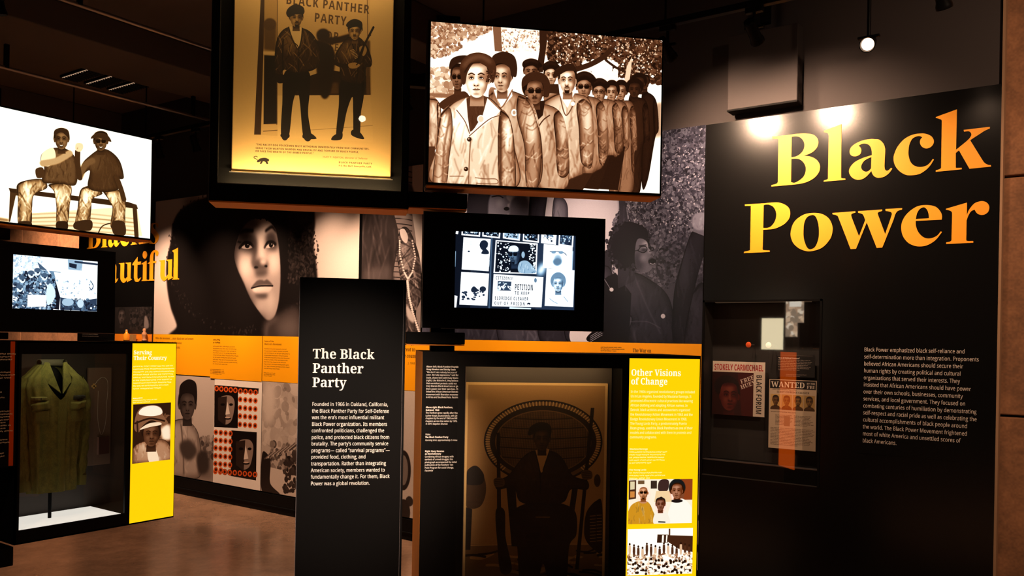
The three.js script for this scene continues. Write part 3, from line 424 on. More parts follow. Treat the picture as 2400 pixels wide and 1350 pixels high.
function chairPoster() {                                  // a plain seated figure in a round-backed wicker chair: a stand-in, not the photograph on show
  const b = Board(900, 1384, [384, 274, 1175, 282, 1153, 1505, 362, 1533], 168);
  b.poly([372, 1190, 1160, 1190, 1156, 1520, 362, 1540], 120).line([372, 1196, 700, 1190, 1160, 1188], 196, 5);
  for (let i = 0; i < 60; i++) { const y = 1225 + b.R() * 300, x = 370 + b.R() * 780; b.line([x, y, x + 60, y + 10 - b.R() * 20, x + 120, y + (b.R() - 0.5) * 50], i % 2 ? 20 : 176, 9 + b.R() * 8); }
  // wicker back: woven field, rings and the beaded rim
  b.oval(815, 610, 330, 236, 26).oval(815, 610, 318, 224, 112).oval(815, 610, 296, 204, 34).oval(815, 612, 268, 180, 116);
  b.inside((() => { const p = []; for (let i = 0; i < 24; i++) p.push(815 + 262 * Math.cos(i / 24 * 6.283), 612 + 174 * Math.sin(i / 24 * 6.283)); return p; })(), () => { for (let i = 0; i < 66; i++) b.line([540 + i * 9, 430, 500 + i * 9.6, 800], 44, 2.6).line([550, 432 + i * 6, 815, 440 + i * 6, 1090, 432 + i * 6], 60, 2.4); for (let i = 0; i < 5; i++) b.line([540, 470 + i * 56, 815, 484 + i * 56, 1090, 470 + i * 56], 30, 6); });
  for (let i = 0; i < 104; i++) { const t = i / 104 * Math.PI * 2; if (Math.sin(t) > 0.72) continue; const c = Math.cos(t), s = Math.sin(t); b.line([815 + 300 * c, 610 + 206 * s, 815 + 318 * c, 610 + 224 * s], 196, 7); }
  // plain staffs, round shields and vases at the sides
  b.poly([556, 560, 574, 560, 584, 1180, 560, 1180], 20).blob([552, 1000, 600, 1000, 606, 1150, 640, 1330, 580, 1345, 560, 1180], 16).poly([1080, 420, 1100, 420, 1012, 1330, 992, 1330], 20);
  b.blob([386, 800, 410, 756, 450, 750, 490, 820, 496, 900, 470, 970, 420, 988, 384, 960], 74).blob([386, 800, 410, 756, 450, 750, 486, 800, 470, 850, 390, 850], 22).poly([386, 980, 420, 990, 410, 1220, 380, 1220], 26).blob([1044, 1080, 1060, 1000, 1110, 944, 1142, 960, 1142, 1220, 1100, 1220, 1050, 1160], 30); for (let i = 0; i < 9; i++) b.line([1076, 1030 + i * 18, 1106, 1028 + i * 18], 160, 4).line([1114, 1026 + i * 18, 1140, 1024 + i * 18], 160, 4);
  b.oval(1116, 830, 18, 36, 60);
  // the figure
  b.blob([650, 1000, 760, 950, 880, 950, 990, 1000, 1000, 1130, 960, 1200, 940, 1400, 860, 1450, 815, 1300, 770, 1450, 690, 1420, 670, 1200, 640, 1120], 20).folds([650, 1000, 880, 950, 1000, 1130, 940, 1400, 690, 1420], 50, 8, 60, 16, 0.3);
  b.poly([610, 860, 660, 850, 680, 1200, 640, 1200], 18).poly([980, 850, 1010, 860, 960, 1200, 930, 1200], 18).line([776, 1036, 850, 1036], 120, 7);
  const j = [700, 700, 760, 662, 860, 662, 920, 700, 980, 800, 1060, 830, 1060, 880, 970, 880, 930, 950, 820, 970, 690, 950, 650, 870, 560, 880, 556, 830, 620, 800];
  b.form(j, 34, { n: 100, w: 9, rim: 26, dark: 0.3, light: 2.2, slant: 0.6 }).blob([772, 660, 850, 655, 830, 720, 806, 785, 784, 720], 176).line([770, 665, 796, 780, 800, 900], 10, 7).line([852, 660, 815, 770], 10, 7);
  for (const [x, y] of [[570, 838], [1058, 796]]) { b.blob([x - 30, y - 14, x, y - 26, x + 28, y - 14, x + 26, y + 22, x - 20, y + 26], 88); for (let i = 0; i < 4; i++) b.line([x - 24, y - 12 + i * 10, x + 20, y - 16 + i * 10], 26, 3); }
  b.head(808, 600, 84, 118, { tone: 66, hair: 'short', turn: 0 }).blob([735, 575, 742, 530, 790, 502, 845, 510, 862, 548, 850, 590, 840, 548, 790, 550], 18);
  b.x.strokeStyle = css(226); b.x.lineWidth = 16; b.x.strokeRect(8, 8, b.W - 16, b.H - 16);
  return texture(b.ink([[0, 12, 6, 3], [70, 66, 44, 22], [168, 158, 118, 66], [255, 236, 200, 130]], 16).c);
}

function screenPhotoB() {
  const b = Board(1100, 681, [307, 186, 1573, 237, 1558, 1023, 292, 992], 40);
  b.poly([290, 180, 470, 190, 460, 1030, 285, 990], 16).poly([1170, 230, 1575, 240, 1560, 1030, 1150, 1030], 60, { blur: 8 }).line([690, 240, 660, 1010], 130, 10, { blur: 6 }).line([1230, 560, 1200, 620], 235, 60, { blur: 24 }).line([305, 400, 300, 560], 200, 8, { blur: 3 }).line([1545, 400, 1535, 620], 190, 8, { blur: 3 });
  const card = (p, g = 252) => b.poly(p, g), R = b.R;
  [[370, 190, 568, 190, 564, 246, 368, 228, 24], [590, 190, 780, 200, 774, 264, 588, 242, 18], [808, 200, 990, 210, 984, 288, 806, 262, 150], [1020, 210, 1190, 218, 1186, 310, 1016, 290, 20], [1212, 218, 1374, 222, 1366, 332, 1208, 312, 248], [1398, 226, 1554, 232, 1546, 356, 1392, 336, 60]].forEach(([a, c, d, e, f, g, h, i, v], k) => { card([a, c, d, e, f, g, h, i]); b.poly([a + 14, c, d - 14, e, f - 14, g - 16, h + 14, i - 16], v).dabs(a + 20, c, f - 20, i - 10, 30, 4, 14, 10, 220, (x, y) => y < i - 14); });
  card([312, 186, 338, 186, 332, 218, 306, 214]); card([294, 864, 326, 872, 312, 1000, 290, 994]);
  card([390, 250, 678, 270, 656, 610, 370, 590]).blob([560, 330, 580, 290, 620, 284, 648, 310, 645, 350, 630, 370, 655, 400, 652, 428, 580, 424, 590, 390, 572, 370], 40); for (let i = 0; i < 3; i++) b.line([425, 290 + i * 18, 475, 292 + i * 18], 150, 3); b.line([508, 452, 652, 460, 644, 590, 502, 582, 508, 452], 190, 2).oval(446, 400, 12, 9, 60);
  card([366, 616, 660, 634, 640, 974, 346, 962]); b.oval(594, 798, 34, 30, 46).blob([470, 800, 500, 768, 540, 800, 560, 810, 520, 830, 480, 830], 46); for (let i = 0; i < 26; i++) b.oval(380 + R() * 230, 820 + R() * 90, 6 + R() * 14, 5 + R() * 9, 60);
  card([730, 280, 1174, 316, 1160, 640, 706, 628]).poly([742, 292, 1160, 328, 1146, 630, 722, 616], 14).dabs(740, 300, 1150, 620, 220, 3, 12, 190, 255, (x, y) => x < 880 || x > 1080).head(930, 440, 120, 190, { tone: 92, turn: -0.9, beard: 1, glasses: 2, hair: 'short' }).blob([864, 396, 880, 350, 930, 338, 966, 360, 964, 400, 900, 404], 200).blob([980, 520, 1060, 500, 1140, 580, 1146, 628, 980, 622], 150).folds([980, 520, 1060, 500, 1140, 580, 1146, 628, 980, 622], 20, 30, 240, 10).oval(1020, 436, 18, 34, 150);
  card([708, 640, 1234, 672, 1214, 990, 690, 980]);
  const t = (s, x, y, z, o) => b.text(s, x, y, z, 24, { weight: 'bold', angle: 0.035, sx: 0.6, track: 8, ...o });
  t('CITIZENS!', 730, 696, 44, { track: 9, sx: 0.66 }); t('PETITION', 930, 806, 84, { sx: 0.46, track: 6 }); t('TO KEEP', 930, 856, 48, { sx: 0.66 }); t('ELDRIDGE CLEAVER', 718, 908, 48, { sx: 0.63, track: 8 }); t('OUT OF PRISON', 714, 962, 46, { sx: 0.66, track: 12 });
  b.poly([752, 712, 896, 720, 890, 816, 750, 812], 70).dabs(756, 730, 890, 810, 24, 5, 16, 160, 255).blob([1062, 950, 1076, 942, 1096, 948, 1090, 966, 1078, 958, 1066, 964], 40).oval(1150, 706, 14, 24, 110);
  card([1238, 322, 1542, 352, 1534, 600, 1226, 574]).oval(1386, 490, 46, 60, 150, { blur: 12 }).line([1304, 404, 1360, 398, 1440, 410, 1478, 440], 90, 8).oval(1342, 410, 24, 14, 130).oval(1420, 412, 26, 15, 130).blob([1336, 500, 1380, 470, 1424, 490, 1420, 530, 1380, 552, 1344, 536], 110, { blur: 6 });
  card([1268, 580, 1562, 600, 1548, 988, 1246, 976]).head(1390, 748, 110, 150, { tone: 190, turn: -0.2, mustache: 1, hair: 'afro', dark: 120 }).line([1300, 900, 1340, 930, 1380, 950], 150, 8).line([1450, 880, 1490, 930], 150, 8);
  card([876, 986, 1104, 1000, 1100, 1018, 874, 1012], 190);
  return texture(b.ink(COLD, 8).c);
}
function screenPhotoC() {
  const b = Board(800, 498, [106, 560, 776, 619, 769, 1013, 98, 987], 238);
  b.dabs(100, 560, 360, 760, 260, 4, 14, 150, 240).poly([360, 590, 540, 600, 550, 690, 420, 680], 210).poly([540, 600, 660, 610, 650, 690, 545, 680], 150).poly([550, 628, 612, 640, 608, 676, 552, 660], 40).line([600, 620, 770, 640], 60, 16).folds([620, 630, 776, 650, 770, 760, 640, 720], 16, 120, 220, 9, 0.6);
  b.poly([300, 620, 380, 690, 320, 680], 90).poly([390, 690, 480, 700, 540, 760, 430, 750], 120).poly([430, 700, 776, 740, 770, 920, 480, 900], 226).dabs(450, 760, 760, 900, 60, 3, 10, 120, 220).line([720, 770, 742, 810, 726, 840, 712, 820], 70, 6);
  b.poly([440, 760, 480, 900, 470, 1000, 420, 990], 16).poly([480, 900, 640, 930, 770, 910, 768, 1012, 480, 1000], 70).dabs(490, 910, 768, 1005, 90, 5, 16, 20, 130).oval(540, 940, 46, 30, 160).oval(640, 950, 26, 34, 180).oval(724, 986, 8, 8, 230).oval(752, 974, 6, 6, 220);
  b.dabs(110, 690, 460, 1000, 900, 5, 18, 20, 160, (x, y) => y > 760 - 80 * Math.sin((x - 110) / 110) && x < 440);
  for (const [x, y] of [[180, 760], [250, 720], [300, 700], [355, 740], [395, 800], [160, 830]]) b.oval(x, y, 24, 28, 200).oval(x, y - 14, 26, 18, 90).oval(x + 4, y + 6, 10, 6, 60);
  b.blob([370, 850, 400, 790, 440, 850, 430, 920, 380, 960], 190).poly([222, 880, 370, 884, 368, 974, 220, 976], 254);
  return texture(b.ink(COLD, 10).c);
}
// ---------------------------------------------------------------- lettering and flat graphics, laid out in millimetres
function Sheet(wmm, hmm, W, H, ground) {
  const c = canvas(W, H), x = c.getContext('2d'); x.scale(W / wmm, H / hmm); x.fillStyle = ground; x.fillRect(0, 0, wmm, hmm);
  const R = rng(W + H * 3);
  const s = {
    c, x, R,
    text(str, px, py, size, color, { font = 'sans-serif', weight = '', width, align = 'left', rot = 0 } = {}) {
      x.save(); x.font = `${weight} ${size}px ${font}`; x.fillStyle = color; x.textAlign = align; x.translate(px, py); x.rotate(rot);
      if (width) x.scale(width / x.measureText(str).width, 1); x.fillText(str, 0, 0); x.restore(); return s;
    },
    para(lines, px, py, lead, size, color, { width, ...o } = {}) {
      x.font = `${o.weight ?? ''} ${size}px ${o.font ?? 'sans-serif'}`; const m = Math.max(...lines.map((l) => x.measureText(l).width)), k = width ? width / m : 1;
      lines.forEach((l, i) => { if (l) { x.font = `${o.weight ?? ''} ${size}px ${o.font ?? 'sans-serif'}`; const w = x.measureText(l).width; s.text(l, px, py + i * lead, size, color, { ...o, width: w * k }); } }); return s;
    },
    // lines of small print too fine to read: word-shaped strokes
    greek(px, py, w, n, lead, size, color) { x.fillStyle = color; for (let i = 0; i < n; i++) { let a = 0; const end = w * (i === n - 1 ? 0.6 : 0.86 + 0.14 * R()); while (a < end) { const k = size * (0.8 + R() * 3); for (let q = 0; q < k; q += size * 0.5) x.fillRect(px + a + q, py + i * lead - size * (0.45 + 0.25 * R()), size * 0.32, size * (0.45 + 0.2 * R())); a += k + size * 0.5; } } return s; },
    rect(a, b, w, h, color) { x.fillStyle = color; x.fillRect(a, b, w, h); return s; },
    picture(cv, a, b, w, h) { x.drawImage(cv, a, b, w, h); return s; },
    done() { return texture(c); },
  };
  return s;
}
const BLACK = '#0b0a0a';
const textPanelPrint = () => Sheet(376.5, 1763, 512, 2048, BLACK)
  .text('The Black', 48, 290, 49, '#f6f1ea', { font: 'serif', weight: 'bold', width: 219 }).text('Panther', 48, 341, 49, '#f6f1ea', { font: 'serif', weight: 'bold', width: 181 }).text('Party', 48, 392, 49, '#f6f1ea', { font: 'serif', weight: 'bold', width: 121 })
  .para(['Founded in 1966 in Oakland, California,', 'the Black Panther Party for Self-Defense', 'was the era’s most influential militant', 'Black Power organization. Its members', 'confronted politicians, challenged the', 'police, and protected black citizens from', 'brutality. The party’s community service', 'programs— called “survival programs”—', 'provided food, clothing, and', 'transportation. Rather than integrating', 'American society, members wanted to', 'fundamentally change it. For them, Black', 'Power was a global revolution.'], 49, 461, 23.7, 18.6, '#f2ede6', { width: 280 }).done();
const wallTextPrint = () => Sheet(720, 640, 1440, 1280, '#0a0a0a')
  .para(['Black Power emphasized black self-reliance and', 'self-determination more than integration. Proponents', 'believed African Americans should secure their', 'human rights by creating political and cultural', 'organizations that served their interests. They', 'insisted that African Americans should have power', 'over their own schools, businesses, community', 'services, and local government. They focused on', 'combating centuries of humiliation by demonstrating', 'self-respect and racial pride as well as celebrating the', 'cultural accomplishments of black people around', 'the world. The Black Power Movement frightened', 'most of white America and unsettled scores of', 'black Americans.'], 56, 55, 40.1, 31, '#cfc2b6', { width: 604 }).done();
const captionPrint = () => {
  const s = Sheet(133, 1003, 300, 2048, BLACK), w = '#efe9e0', L = 10.25, z = 8.6;
  const block = (y, bold, rest, it) => { s.para(bold, 15, y, L, z, w, { weight: 'bold' }).para(rest, 15, y + bold.length * L, L, z, w); if (it) s.text(it, 15, y + (bold.length + rest.length) * L, z, w, { weight: 'italic' }); };
  s.x.save(); s.x.scale(0.86, 1); s.x.translate(2, 0);
  block(58, ['Above left: Black Panther Founders', 'Huey Newton and Bobby Seale'], ['“We don’t hate nobody because of', 'color. We hate oppression,” said Bobby', 'Seale, shown here with Huey Newton', '(right). Like Malcolm X, they believed', 'that nonviolent protests could not', 'truly liberate Black Americans or give', 'them power over their own lives. They', 'linked the African American liberation', 'movement with liberation movements', 'in Africa and Southeast Asia. Facsimile']);
  block(208, ['Above right: Black Panthers,', 'Oakland, 1968'], ['The Panthers grew rapidly after Martin', 'Luther King’s assassination, with 20', 'chapters by the end of 1968 and 68', 'chapters across the nation by 1970.'], '© 2015 Stephen Shames');
  s.text('Video', 15, 308, z, w, { weight: 'italic' }).text('The Black Panther Party', 15, 318.4, z, w, { weight: 'bold' }).text('Running time: approximately 2 minutes', 15, 328.6, z * 0.96, w, { weight: 'italic' });
  block(370, ['Right: Huey Newton', 'as Revolutionary'], ['Combining African imagery with', 'symbols of armed struggle, this', 'photograph accompanied the initial', 'publication of the Panthers’ Ten', 'Point Program for social change.'], 'Facsimile');
  s.x.restore(); return s.done();
};
function familyPhoto() {
  const b = Board(520, 360, [1290, 814, 1642, 814, 1640, 1060, 1288, 1060], '#f2e6cf');
  b.poly([1575, 814, 1642, 814, 1642, 930, 1560, 930], '#8a3c18').poly([1290, 820, 1330, 818, 1330, 920, 1290, 925], '#4a2a18').poly([1298, 826, 1322, 826, 1322, 868, 1298, 870], '#d8c8a0').poly([1298, 880, 1322, 880, 1322, 912, 1298, 914], '#c8803c').poly([1410, 822, 1444, 822, 1444, 866, 1410, 866], '#33241c').poly([1340, 820, 1375, 820, 1375, 840, 1340, 840], '#6a4a2c');
  b.blob([1450, 868, 1456, 826, 1486, 814, 1510, 826, 1506, 870, 1490, 886, 1466, 884], '#3a2420').poly([1440, 880, 1520, 880, 1530, 940, 1430, 940], '#e8c898');
  b.blob([1288, 1060, 1296, 970, 1340, 936, 1390, 936, 1420, 980, 1432, 1060], '#c78a1c').folds([1288, 1060, 1296, 970, 1340, 936, 1390, 936, 1420, 980, 1432, 1060], 30, 40, 220, 5).blob([1510, 1060, 1520, 960, 1560, 926, 1600, 930, 1640, 980, 1642, 1060], '#f6efe2').blob([1430, 1060, 1436, 1000, 1470, 990, 1500, 1000, 1516, 1060], '#efe6d6').line([1456, 1050, 1490, 1052], '#222', 7);
  const ex = (x, y, w, h, o) => b.head(x, y, w, h, { dark: 22, small: 1, ...o });
  ex(1370, 890, 50, 66, { tone: 150, glasses: 2, beard: 1, hair: 'none' }); ex(1556, 882, 62, 82, { tone: 118, hair: 'afro', turn: -0.3 }); ex(1465, 956, 48, 62, { tone: 96, hair: 'short' });
  b.x.globalCompositeOperation = 'color'; b.oval(1370, 898, 40, 50, '#9a5c34').oval(1556, 890, 42, 56, '#80482c').oval(1465, 962, 32, 44, '#6e3c26'); b.x.globalCompositeOperation = 'source-over';
  b.oval(1556, 936, 32, 10, '#1c1210'); b.oval(1468, 920, 10, 9, '#20140e');
  return b;
}
function hallPhoto() {
  const b = Board(520, 360, [1285, 1088, 1638, 1088, 1634, 1336, 1282, 1336], 250);
  b.poly([1500, 1125, 1638, 1132, 1638, 1220, 1560, 1200, 1500, 1160], 50).poly([1445, 1120, 1505, 1122, 1500, 1166, 1442, 1164], 40).poly([1470, 1124, 1480, 1124, 1478, 1164, 1468, 1164], 240).poly([1492, 1124, 1500, 1124, 1496, 1164, 1490, 1164], 240).poly([1506, 1090, 1514, 1090, 1514, 1126, 1506, 1126], 60);
  for (let i = 0; i < 15; i++) { const x = 1296 + i * 23, y = 1176 + (i % 4) * 7; b.poly([x - 6, y, x + 6, y, x + 7, y + 26, x + 4, y + 56, x - 4, y + 56, x - 7, y + 26], i % 3 ? 60 : 170).oval(x, y - 7, 5, 6.5, 30); }
  b.dabs(1282, 1225, 1636, 1336, 420, 4, 9, 90, 250); for (let i = 0; i < 70; i++) { const x = 1286 + b.R() * 348, y = 1250 + b.R() * 80; b.oval(x, y, 6.5, 7.5, 18).blob([x - 10, y + 18, x - 7, y + 8, x + 7, y + 8, x + 10, y + 18], 236); }
  return b.ink(SEPIA, 16);
}
function helmetPhoto() {
  const b = Board(420, 660, [737, 386, 946, 378, 942, 692, 735, 711], 26);
  b.dabs(880, 440, 946, 600, 60, 6, 20, 20, 90).blob([890, 520, 940, 500, 946, 580, 900, 580], 200, { blur: 8 });
  const s = [735, 690, 745, 620, 800, 590, 900, 580, 942, 620, 942, 700, 735, 711]; b.form(s, 130, { n: 50, w: 7, rim: 20 }).blob([820, 640, 860, 630, 880, 700, 830, 705], 190);
  b.head(838, 556, 92, 122, { tone: 74, turn: 0.15, ear: 0 }).blob([745, 520, 752, 450, 780, 405, 840, 390, 890, 405, 905, 450, 930, 490, 900, 500, 840, 475, 790, 505, 770, 540], 96).blob([770, 440, 790, 405, 850, 394, 890, 410, 895, 440, 840, 452], 210).line([750, 490, 830, 465, 910, 480], 20, 10).blob([775, 525, 820, 494, 880, 486, 892, 500, 830, 512], 190).line([760, 480, 765, 560], 30, 9);
  return b.ink(SEPIA, 16);
}
const yellowNear = () => Sheet(285, 940, 620, 2045, '#ffcb05')
  .text('Other Visions', 7, 66, 34, '#fffbe6', { font: 'serif', weight: 'bold', width: 202 }).text('of Change', 7, 100, 34, '#fffbe6', { font: 'serif', weight: 'bold', width: 148 })
  .para(['In the 1960s organized revolutionary groups included', 'Us in Los Angeles, founded by Maulana Karenga. It', 'promoted Afrocentric cultural practices like wearing', 'African clothing and adopting African names. In', 'Detroit, black activists and autoworkers organized', 'the Revolutionary Action Movement in 1963 and the', 'Dodge Revolutionary Union Movement in 1968.', 'The Young Lords Party, a predominately Puerto', 'Rican group, used the Black Panthers as one of their', 'models and collaborated with them in protests and', 'community programs.'], 7, 133, 17.5, 13, '#fff6b8', { width: 260 })
  .text('Maulana Karenga', 7, 352, 8.6, '#fff6b8', { weight: 'bold' }).greek(7, 363, 148, 5, 10.4, 7.6, '#fff3a0').text('The Young Lords', 7, 432, 8.6, '#fff6b8', { weight: 'bold' }).greek(7, 443, 142, 3, 10.4, 7.6, '#fff3a0')
  .picture(familyPhoto().c, 6, 466, 258, 172).picture(hallPhoto().c, 5, 657, 264, 178).done();
const yellowFar = () => Sheet(241, 897, 500, 1861, '#ffcb05')
  .text('Serving', 7, 55, 27, '#fffbe6', { font: 'serif', weight: 'bold', width: 98 }).text('Their Country', 7, 83, 27, '#fffbe6', { font: 'serif', weight: 'bold', width: 182 })
  .greek(7, 118, 214, 9, 14, 9.6, '#fff3a0').greek(7, 277, 46, 1, 10, 8, '#fffbe6').greek(7, 288, 140, 2, 10, 8, '#fff3a0').picture(helmetPhoto().c, 9, 305, 208, 296).done();
function bandPrints() {
  const Y = '#f4a30a', K = '#2a1606';
  const p1 = Sheet(990, 413, 990, 413, Y); p1.para(['When the movement …, many black men and women', 'chanted this as a form of affirmation', 'that they were black and beautiful.'], 40, 52, 46, 30, K, { font: 'serif', weight: 'italic bold', width: 660 }).greek(40, 190, 240, 1, 20, 20, K);
  const p2 = Sheet(736, 413, 736, 413, Y); p2.greek(36, 50, 100, 2, 26, 22, K).greek(36, 110, 340, 9, 21, 14, '#7a4a10').greek(-10, 330, 170, 4, 14, 11, '#7a4a10').greek(40, 330, 160, 4, 14, 11, '#7a4a10');
  const p3 = Sheet(1152, 413, 1152, 413, Y); p3.text('Some of the', 24, 54, 22, K, { font: 'serif', weight: 'bold' }).text('Black Arts Movement', 24, 80, 22, K, { font: 'serif', weight: 'bold' }).greek(24, 120, 340, 10, 20, 13, '#7a4a10').greek(24, 340, 160, 3, 14, 11, '#7a4a10');
  const p4 = Sheet(3106, 413, 1553, 207, Y); p4.para(['rights. The Black Panther Party, without question,', 'represents the greatest threat to', 'the internal security of the country.'], 140, 48, 52, 42, K, { font: 'serif', weight: 'italic bold', width: 880 }).text('J. 1968', 640, 204, 24, K).greek(2385, 36, 170, 3, 12, 9, K).text('The War on', 2626, 62, 34, K, { font: 'serif', weight: 'bold', width: 134 });
  return [p1, p2, p3, p4].map((p) => p.done());
}
function recordSleeve() {
  const s = Sheet(330, 330, 512, 512, '#3a0f0c'); s.rect(0, 0, 330, 66, '#e8d8c4').text('STOKELY CARMICHAEL', 10, 55, 52, '#b3140f', { weight: 'bold', width: 310 }).rect(260, 60, 70, 270, '#d8c8b4');
  const b = Board(300, 300, [0, 0, 260, 0, 260, 264, 0, 264], 40); b.poly([160, 0, 260, 0, 260, 264, 190, 264], 70).oval(90, 90, 80, 70, 10).head(108, 150, 120, 170, { tone: 110, hair: 'short', turn: 0.3 }); b.ink([[0, 14, 4, 4], [80, 74, 14, 10], [160, 150, 84, 58], [255, 220, 180, 150]], 10);
  s.picture(b.c, 0, 66, 260, 264); s.x.save(); s.x.translate(225, 118); s.x.rotate(-0.38); s.x.fillStyle = '#eadccb'; s.x.font = 'bold 34px serif'; s.x.textAlign = 'center'; s.x.fillText('FREE', 0, 0); s.x.fillText('HUEY!', 0, 32); s.x.restore();
  s.text('BLACK FORUM', 278, 76, 46, '#171010', { weight: 'bold', rot: Math.PI / 2, width: 240 }); return s.done();
}
function wantedSheet() {
  const s = Sheet(277, 412, 480, 714, '#cbb59a'); s.rect(4, 4, 269, 50, '#14100e').text('WANTED', 10, 46, 46, '#e8dcc8', { font: 'serif', weight: 'bold', width: 200 }).text('BY THE', 220, 24, 13, '#e8dcc8', { weight: 'bold', width: 48 }).text('FBI', 220, 48, 24, '#e8dcc8', { font: 'serif', weight: 'bold', width: 46 }).greek(20, 62, 236, 1, 8, 7, '#2a1c14').text('LEROY ELDRIDGE CLEAVER', 46, 79, 15, '#1c120c', { font: 'serif', weight: 'bold', width: 190 });
  for (let i = 0; i < 4; i++) { const b = Board(140, 200, [0, 0, 66, 0, 66, 96, 0, 96], i ? 190 : 225); b.blob([2, 96, 10, 76, 33, 70, 56, 76, 64, 96], i === 1 ? 30 : 60).head(33, 42, 36, 54, { tone: 96 + i * 8, turn: i === 0 ? 0.5 : 0, small: 1, beard: i > 1 ? 1 : 0 }); s.picture(b.ink(TAN, 10).c, 8 + i * 66, 88, 63, 92); }
  s.greek(12, 196, 250, 1, 8, 7, '#3a281c').greek(40, 214, 90, 8, 8, 6, '#3a281c').greek(150, 214, 100, 8, 8, 6, '#3a281c').rect(92, 216, 34, 60, '#8a7660').greek(12, 292, 250, 12, 9, 6.4, '#4a3626'); return s.done();
}
const caseLabel = () => Sheet(230, 130, 460, 260, BLACK).rect(4, 5, 214, 1, '#8a8078').text('“Free All Political Prisoners!”', 12, 24, 9.4, '#efe4d8', { weight: 'bold' }).greek(12, 34, 196, 7, 9.6, 6.4, '#a89a8c').greek(60, 118, 120, 2, 9, 6, '#8a7c70').done();
function smallPortrait() {
  const b = Board(520, 260, [0, 0, 690, 0, 690, 345, 0, 345], 26); b.dabs(300, 0, 690, 270, 300, 10, 40, 8, 60).head(130, 130, 130, 190, { tone: 70, hair: 'short', turn: 0.2, beard: 1 }).blob([560, 130, 600, 120, 640, 200, 630, 270, 560, 270], 120, { blur: 8 }); b.ink(GREYS, 10);
  return texture(b.c);
}
const farCaption = () => Sheet(250, 560, 640, 1434, '#0d0c0c').rect(222, 4, 19, 552, '#e0560e').greek(60, 46, 170, 1, 10, 12, '#fff0cc').greek(30, 62, 196, 4, 12.5, 9, '#f3e2bd').greek(40, 128, 190, 1, 12, 12, '#fff0cc').greek(30, 143, 198, 4, 12.5, 9, '#f3e2bd').greek(60, 232, 130, 2, 12, 11, '#fff0cc').greek(30, 254, 196, 2, 12.5, 9, '#f3e2bd').greek(40, 300, 190, 1, 12, 12, '#fff0cc').greek(30, 315, 198, 9, 12.5, 9, '#f3e2bd').greek(30, 440, 190, 3, 12.5, 9, '#f3e2bd').greek(30, 500, 196, 3, 12.5, 9, '#f3e2bd').done();
const farWallText = () => Sheet(520, 60, 520, 60, '#0b0a0a').greek(6, 22, 470, 1, 20, 17, '#8d8378').greek(6, 46, 500, 1, 20, 17, '#8d8378').done();
// ---------------------------------------------------------------- the room
const RX0 = -13, RX1 = 4.2, RZ0 = -5.6, RZ1 = 4.4, CEIL = 4.0;
struct('floor', uvMetres(moved(box(RX1 - RX0, 0.2, RZ1 - RZ0), (RX0 + RX1) / 2, -0.1, (RZ0 + RZ1) / 2)), M.floor);
struct('ceiling', moved(box(RX1 - RX0, 0.2, RZ1 - RZ0), (RX0 + RX1) / 2, CEIL + 0.1, (RZ0 + RZ1) / 2), M.ceiling);
struct('wall_left', uvMetres(moved(box(0.2, CEIL, RZ1 - RZ0), RX0 - 0.1, CEIL / 2, (RZ0 + RZ1) / 2)), M.ceiling);
struct('wall_right', uvMetres(moved(box(0.2, CEIL, RZ1 - RZ0), RX1 + 0.1, CEIL / 2, (RZ0 + RZ1) / 2)), M.ceiling);
struct('wall_front', uvMetres(moved(box(RX1 - RX0 + 0.4, CEIL, 0.2), (RX0 + RX1) / 2, CEIL / 2, RZ1 + 0.1)), M.ceiling);
{ // the concrete wall behind the black exhibition wall, cast in panels with open joints
  const w = struct('wall_rear', moved(box(RX1 - RX0 + 0.4, CEIL, 0.2), (RX0 + RX1) / 2, CEIL / 2, RZ0 - 0.12), M.black);
  const cast = (x0, x1, y0, y1, z) => { const g = uvMetres(moved(rbox(x1 - x0 - 0.012, y1 - y0 - 0.012, 0.06, 0.008), (x0 + x1) / 2, (y0 + y1) / 2, z)); add('concrete_panel', g, M.concrete, w); };
  for (const [x0, x1] of [[-13, -12.2], [-12.2, -11.2], [-11.2, -10.2], [-10.2, -9.2], [-9.2, -8.2]]) for (const [y0, y1] of [[0, 1.25], [1.25, 2.52], [2.52, 4.0]]) cast(x0, x1, y0, y1, RZ0);
  for (const [x0, x1] of [[-1.0, 0.3], [0.3, 1.6], [1.6, 2.9], [2.9, 4.2]]) for (const [y0, y1] of [[0, 1.25], [1.25, 2.51], [2.51, 4.0]]) cast(x0, x1, y0, y1, WALL_Z - 0.13);
}
// the long black wall with its niche for a showcase
const NX0 = -2.09, NX1 = -1.36, NY0 = 0.78, NY1 = 1.873, WX0 = -9.66, WX1 = -0.475, WTOP = 2.977, WT = 0.08;
{
  const b = (x0, x1, y0, y1) => moved(box(x1 - x0, y1 - y0, WT), (x0 + x1) / 2, (y0 + y1) / 2, WALL_Z - WT / 2);
  struct('wall_back', mergeGeometries([b(WX0, NX0, 0, WTOP), b(NX1, WX1, 0, WTOP), b(NX0, NX1, 0, NY0), b(NX0, NX1, NY1, WTOP)]), M.gloss);
  struct('wall_upper', moved(box(WX1 - WX0, CEIL - WTOP, 0.06), (WX0 + WX1) / 2, (CEIL + WTOP) / 2, WALL_Z - 0.05), M.bulkhead);
  struct('trim_1', moved(box(0.012, CEIL, WT + 0.004), WX1 + 0.006, CEIL / 2, WALL_Z - WT / 2), std({ color: lin(0.3, 0.17, 0.09), roughness: 0.7 }));
  const bb = struct('baseboard_back', moved(box(6.6, 0.165, 0.02), -5.6, 0.0825, WALL_Z + 0.01), M.satin);
  add('cap_strip', rbox(6.6, 0.012, 0.026), M.black, bb, [-5.6, 0.06, WALL_Z + 0.015]);
}
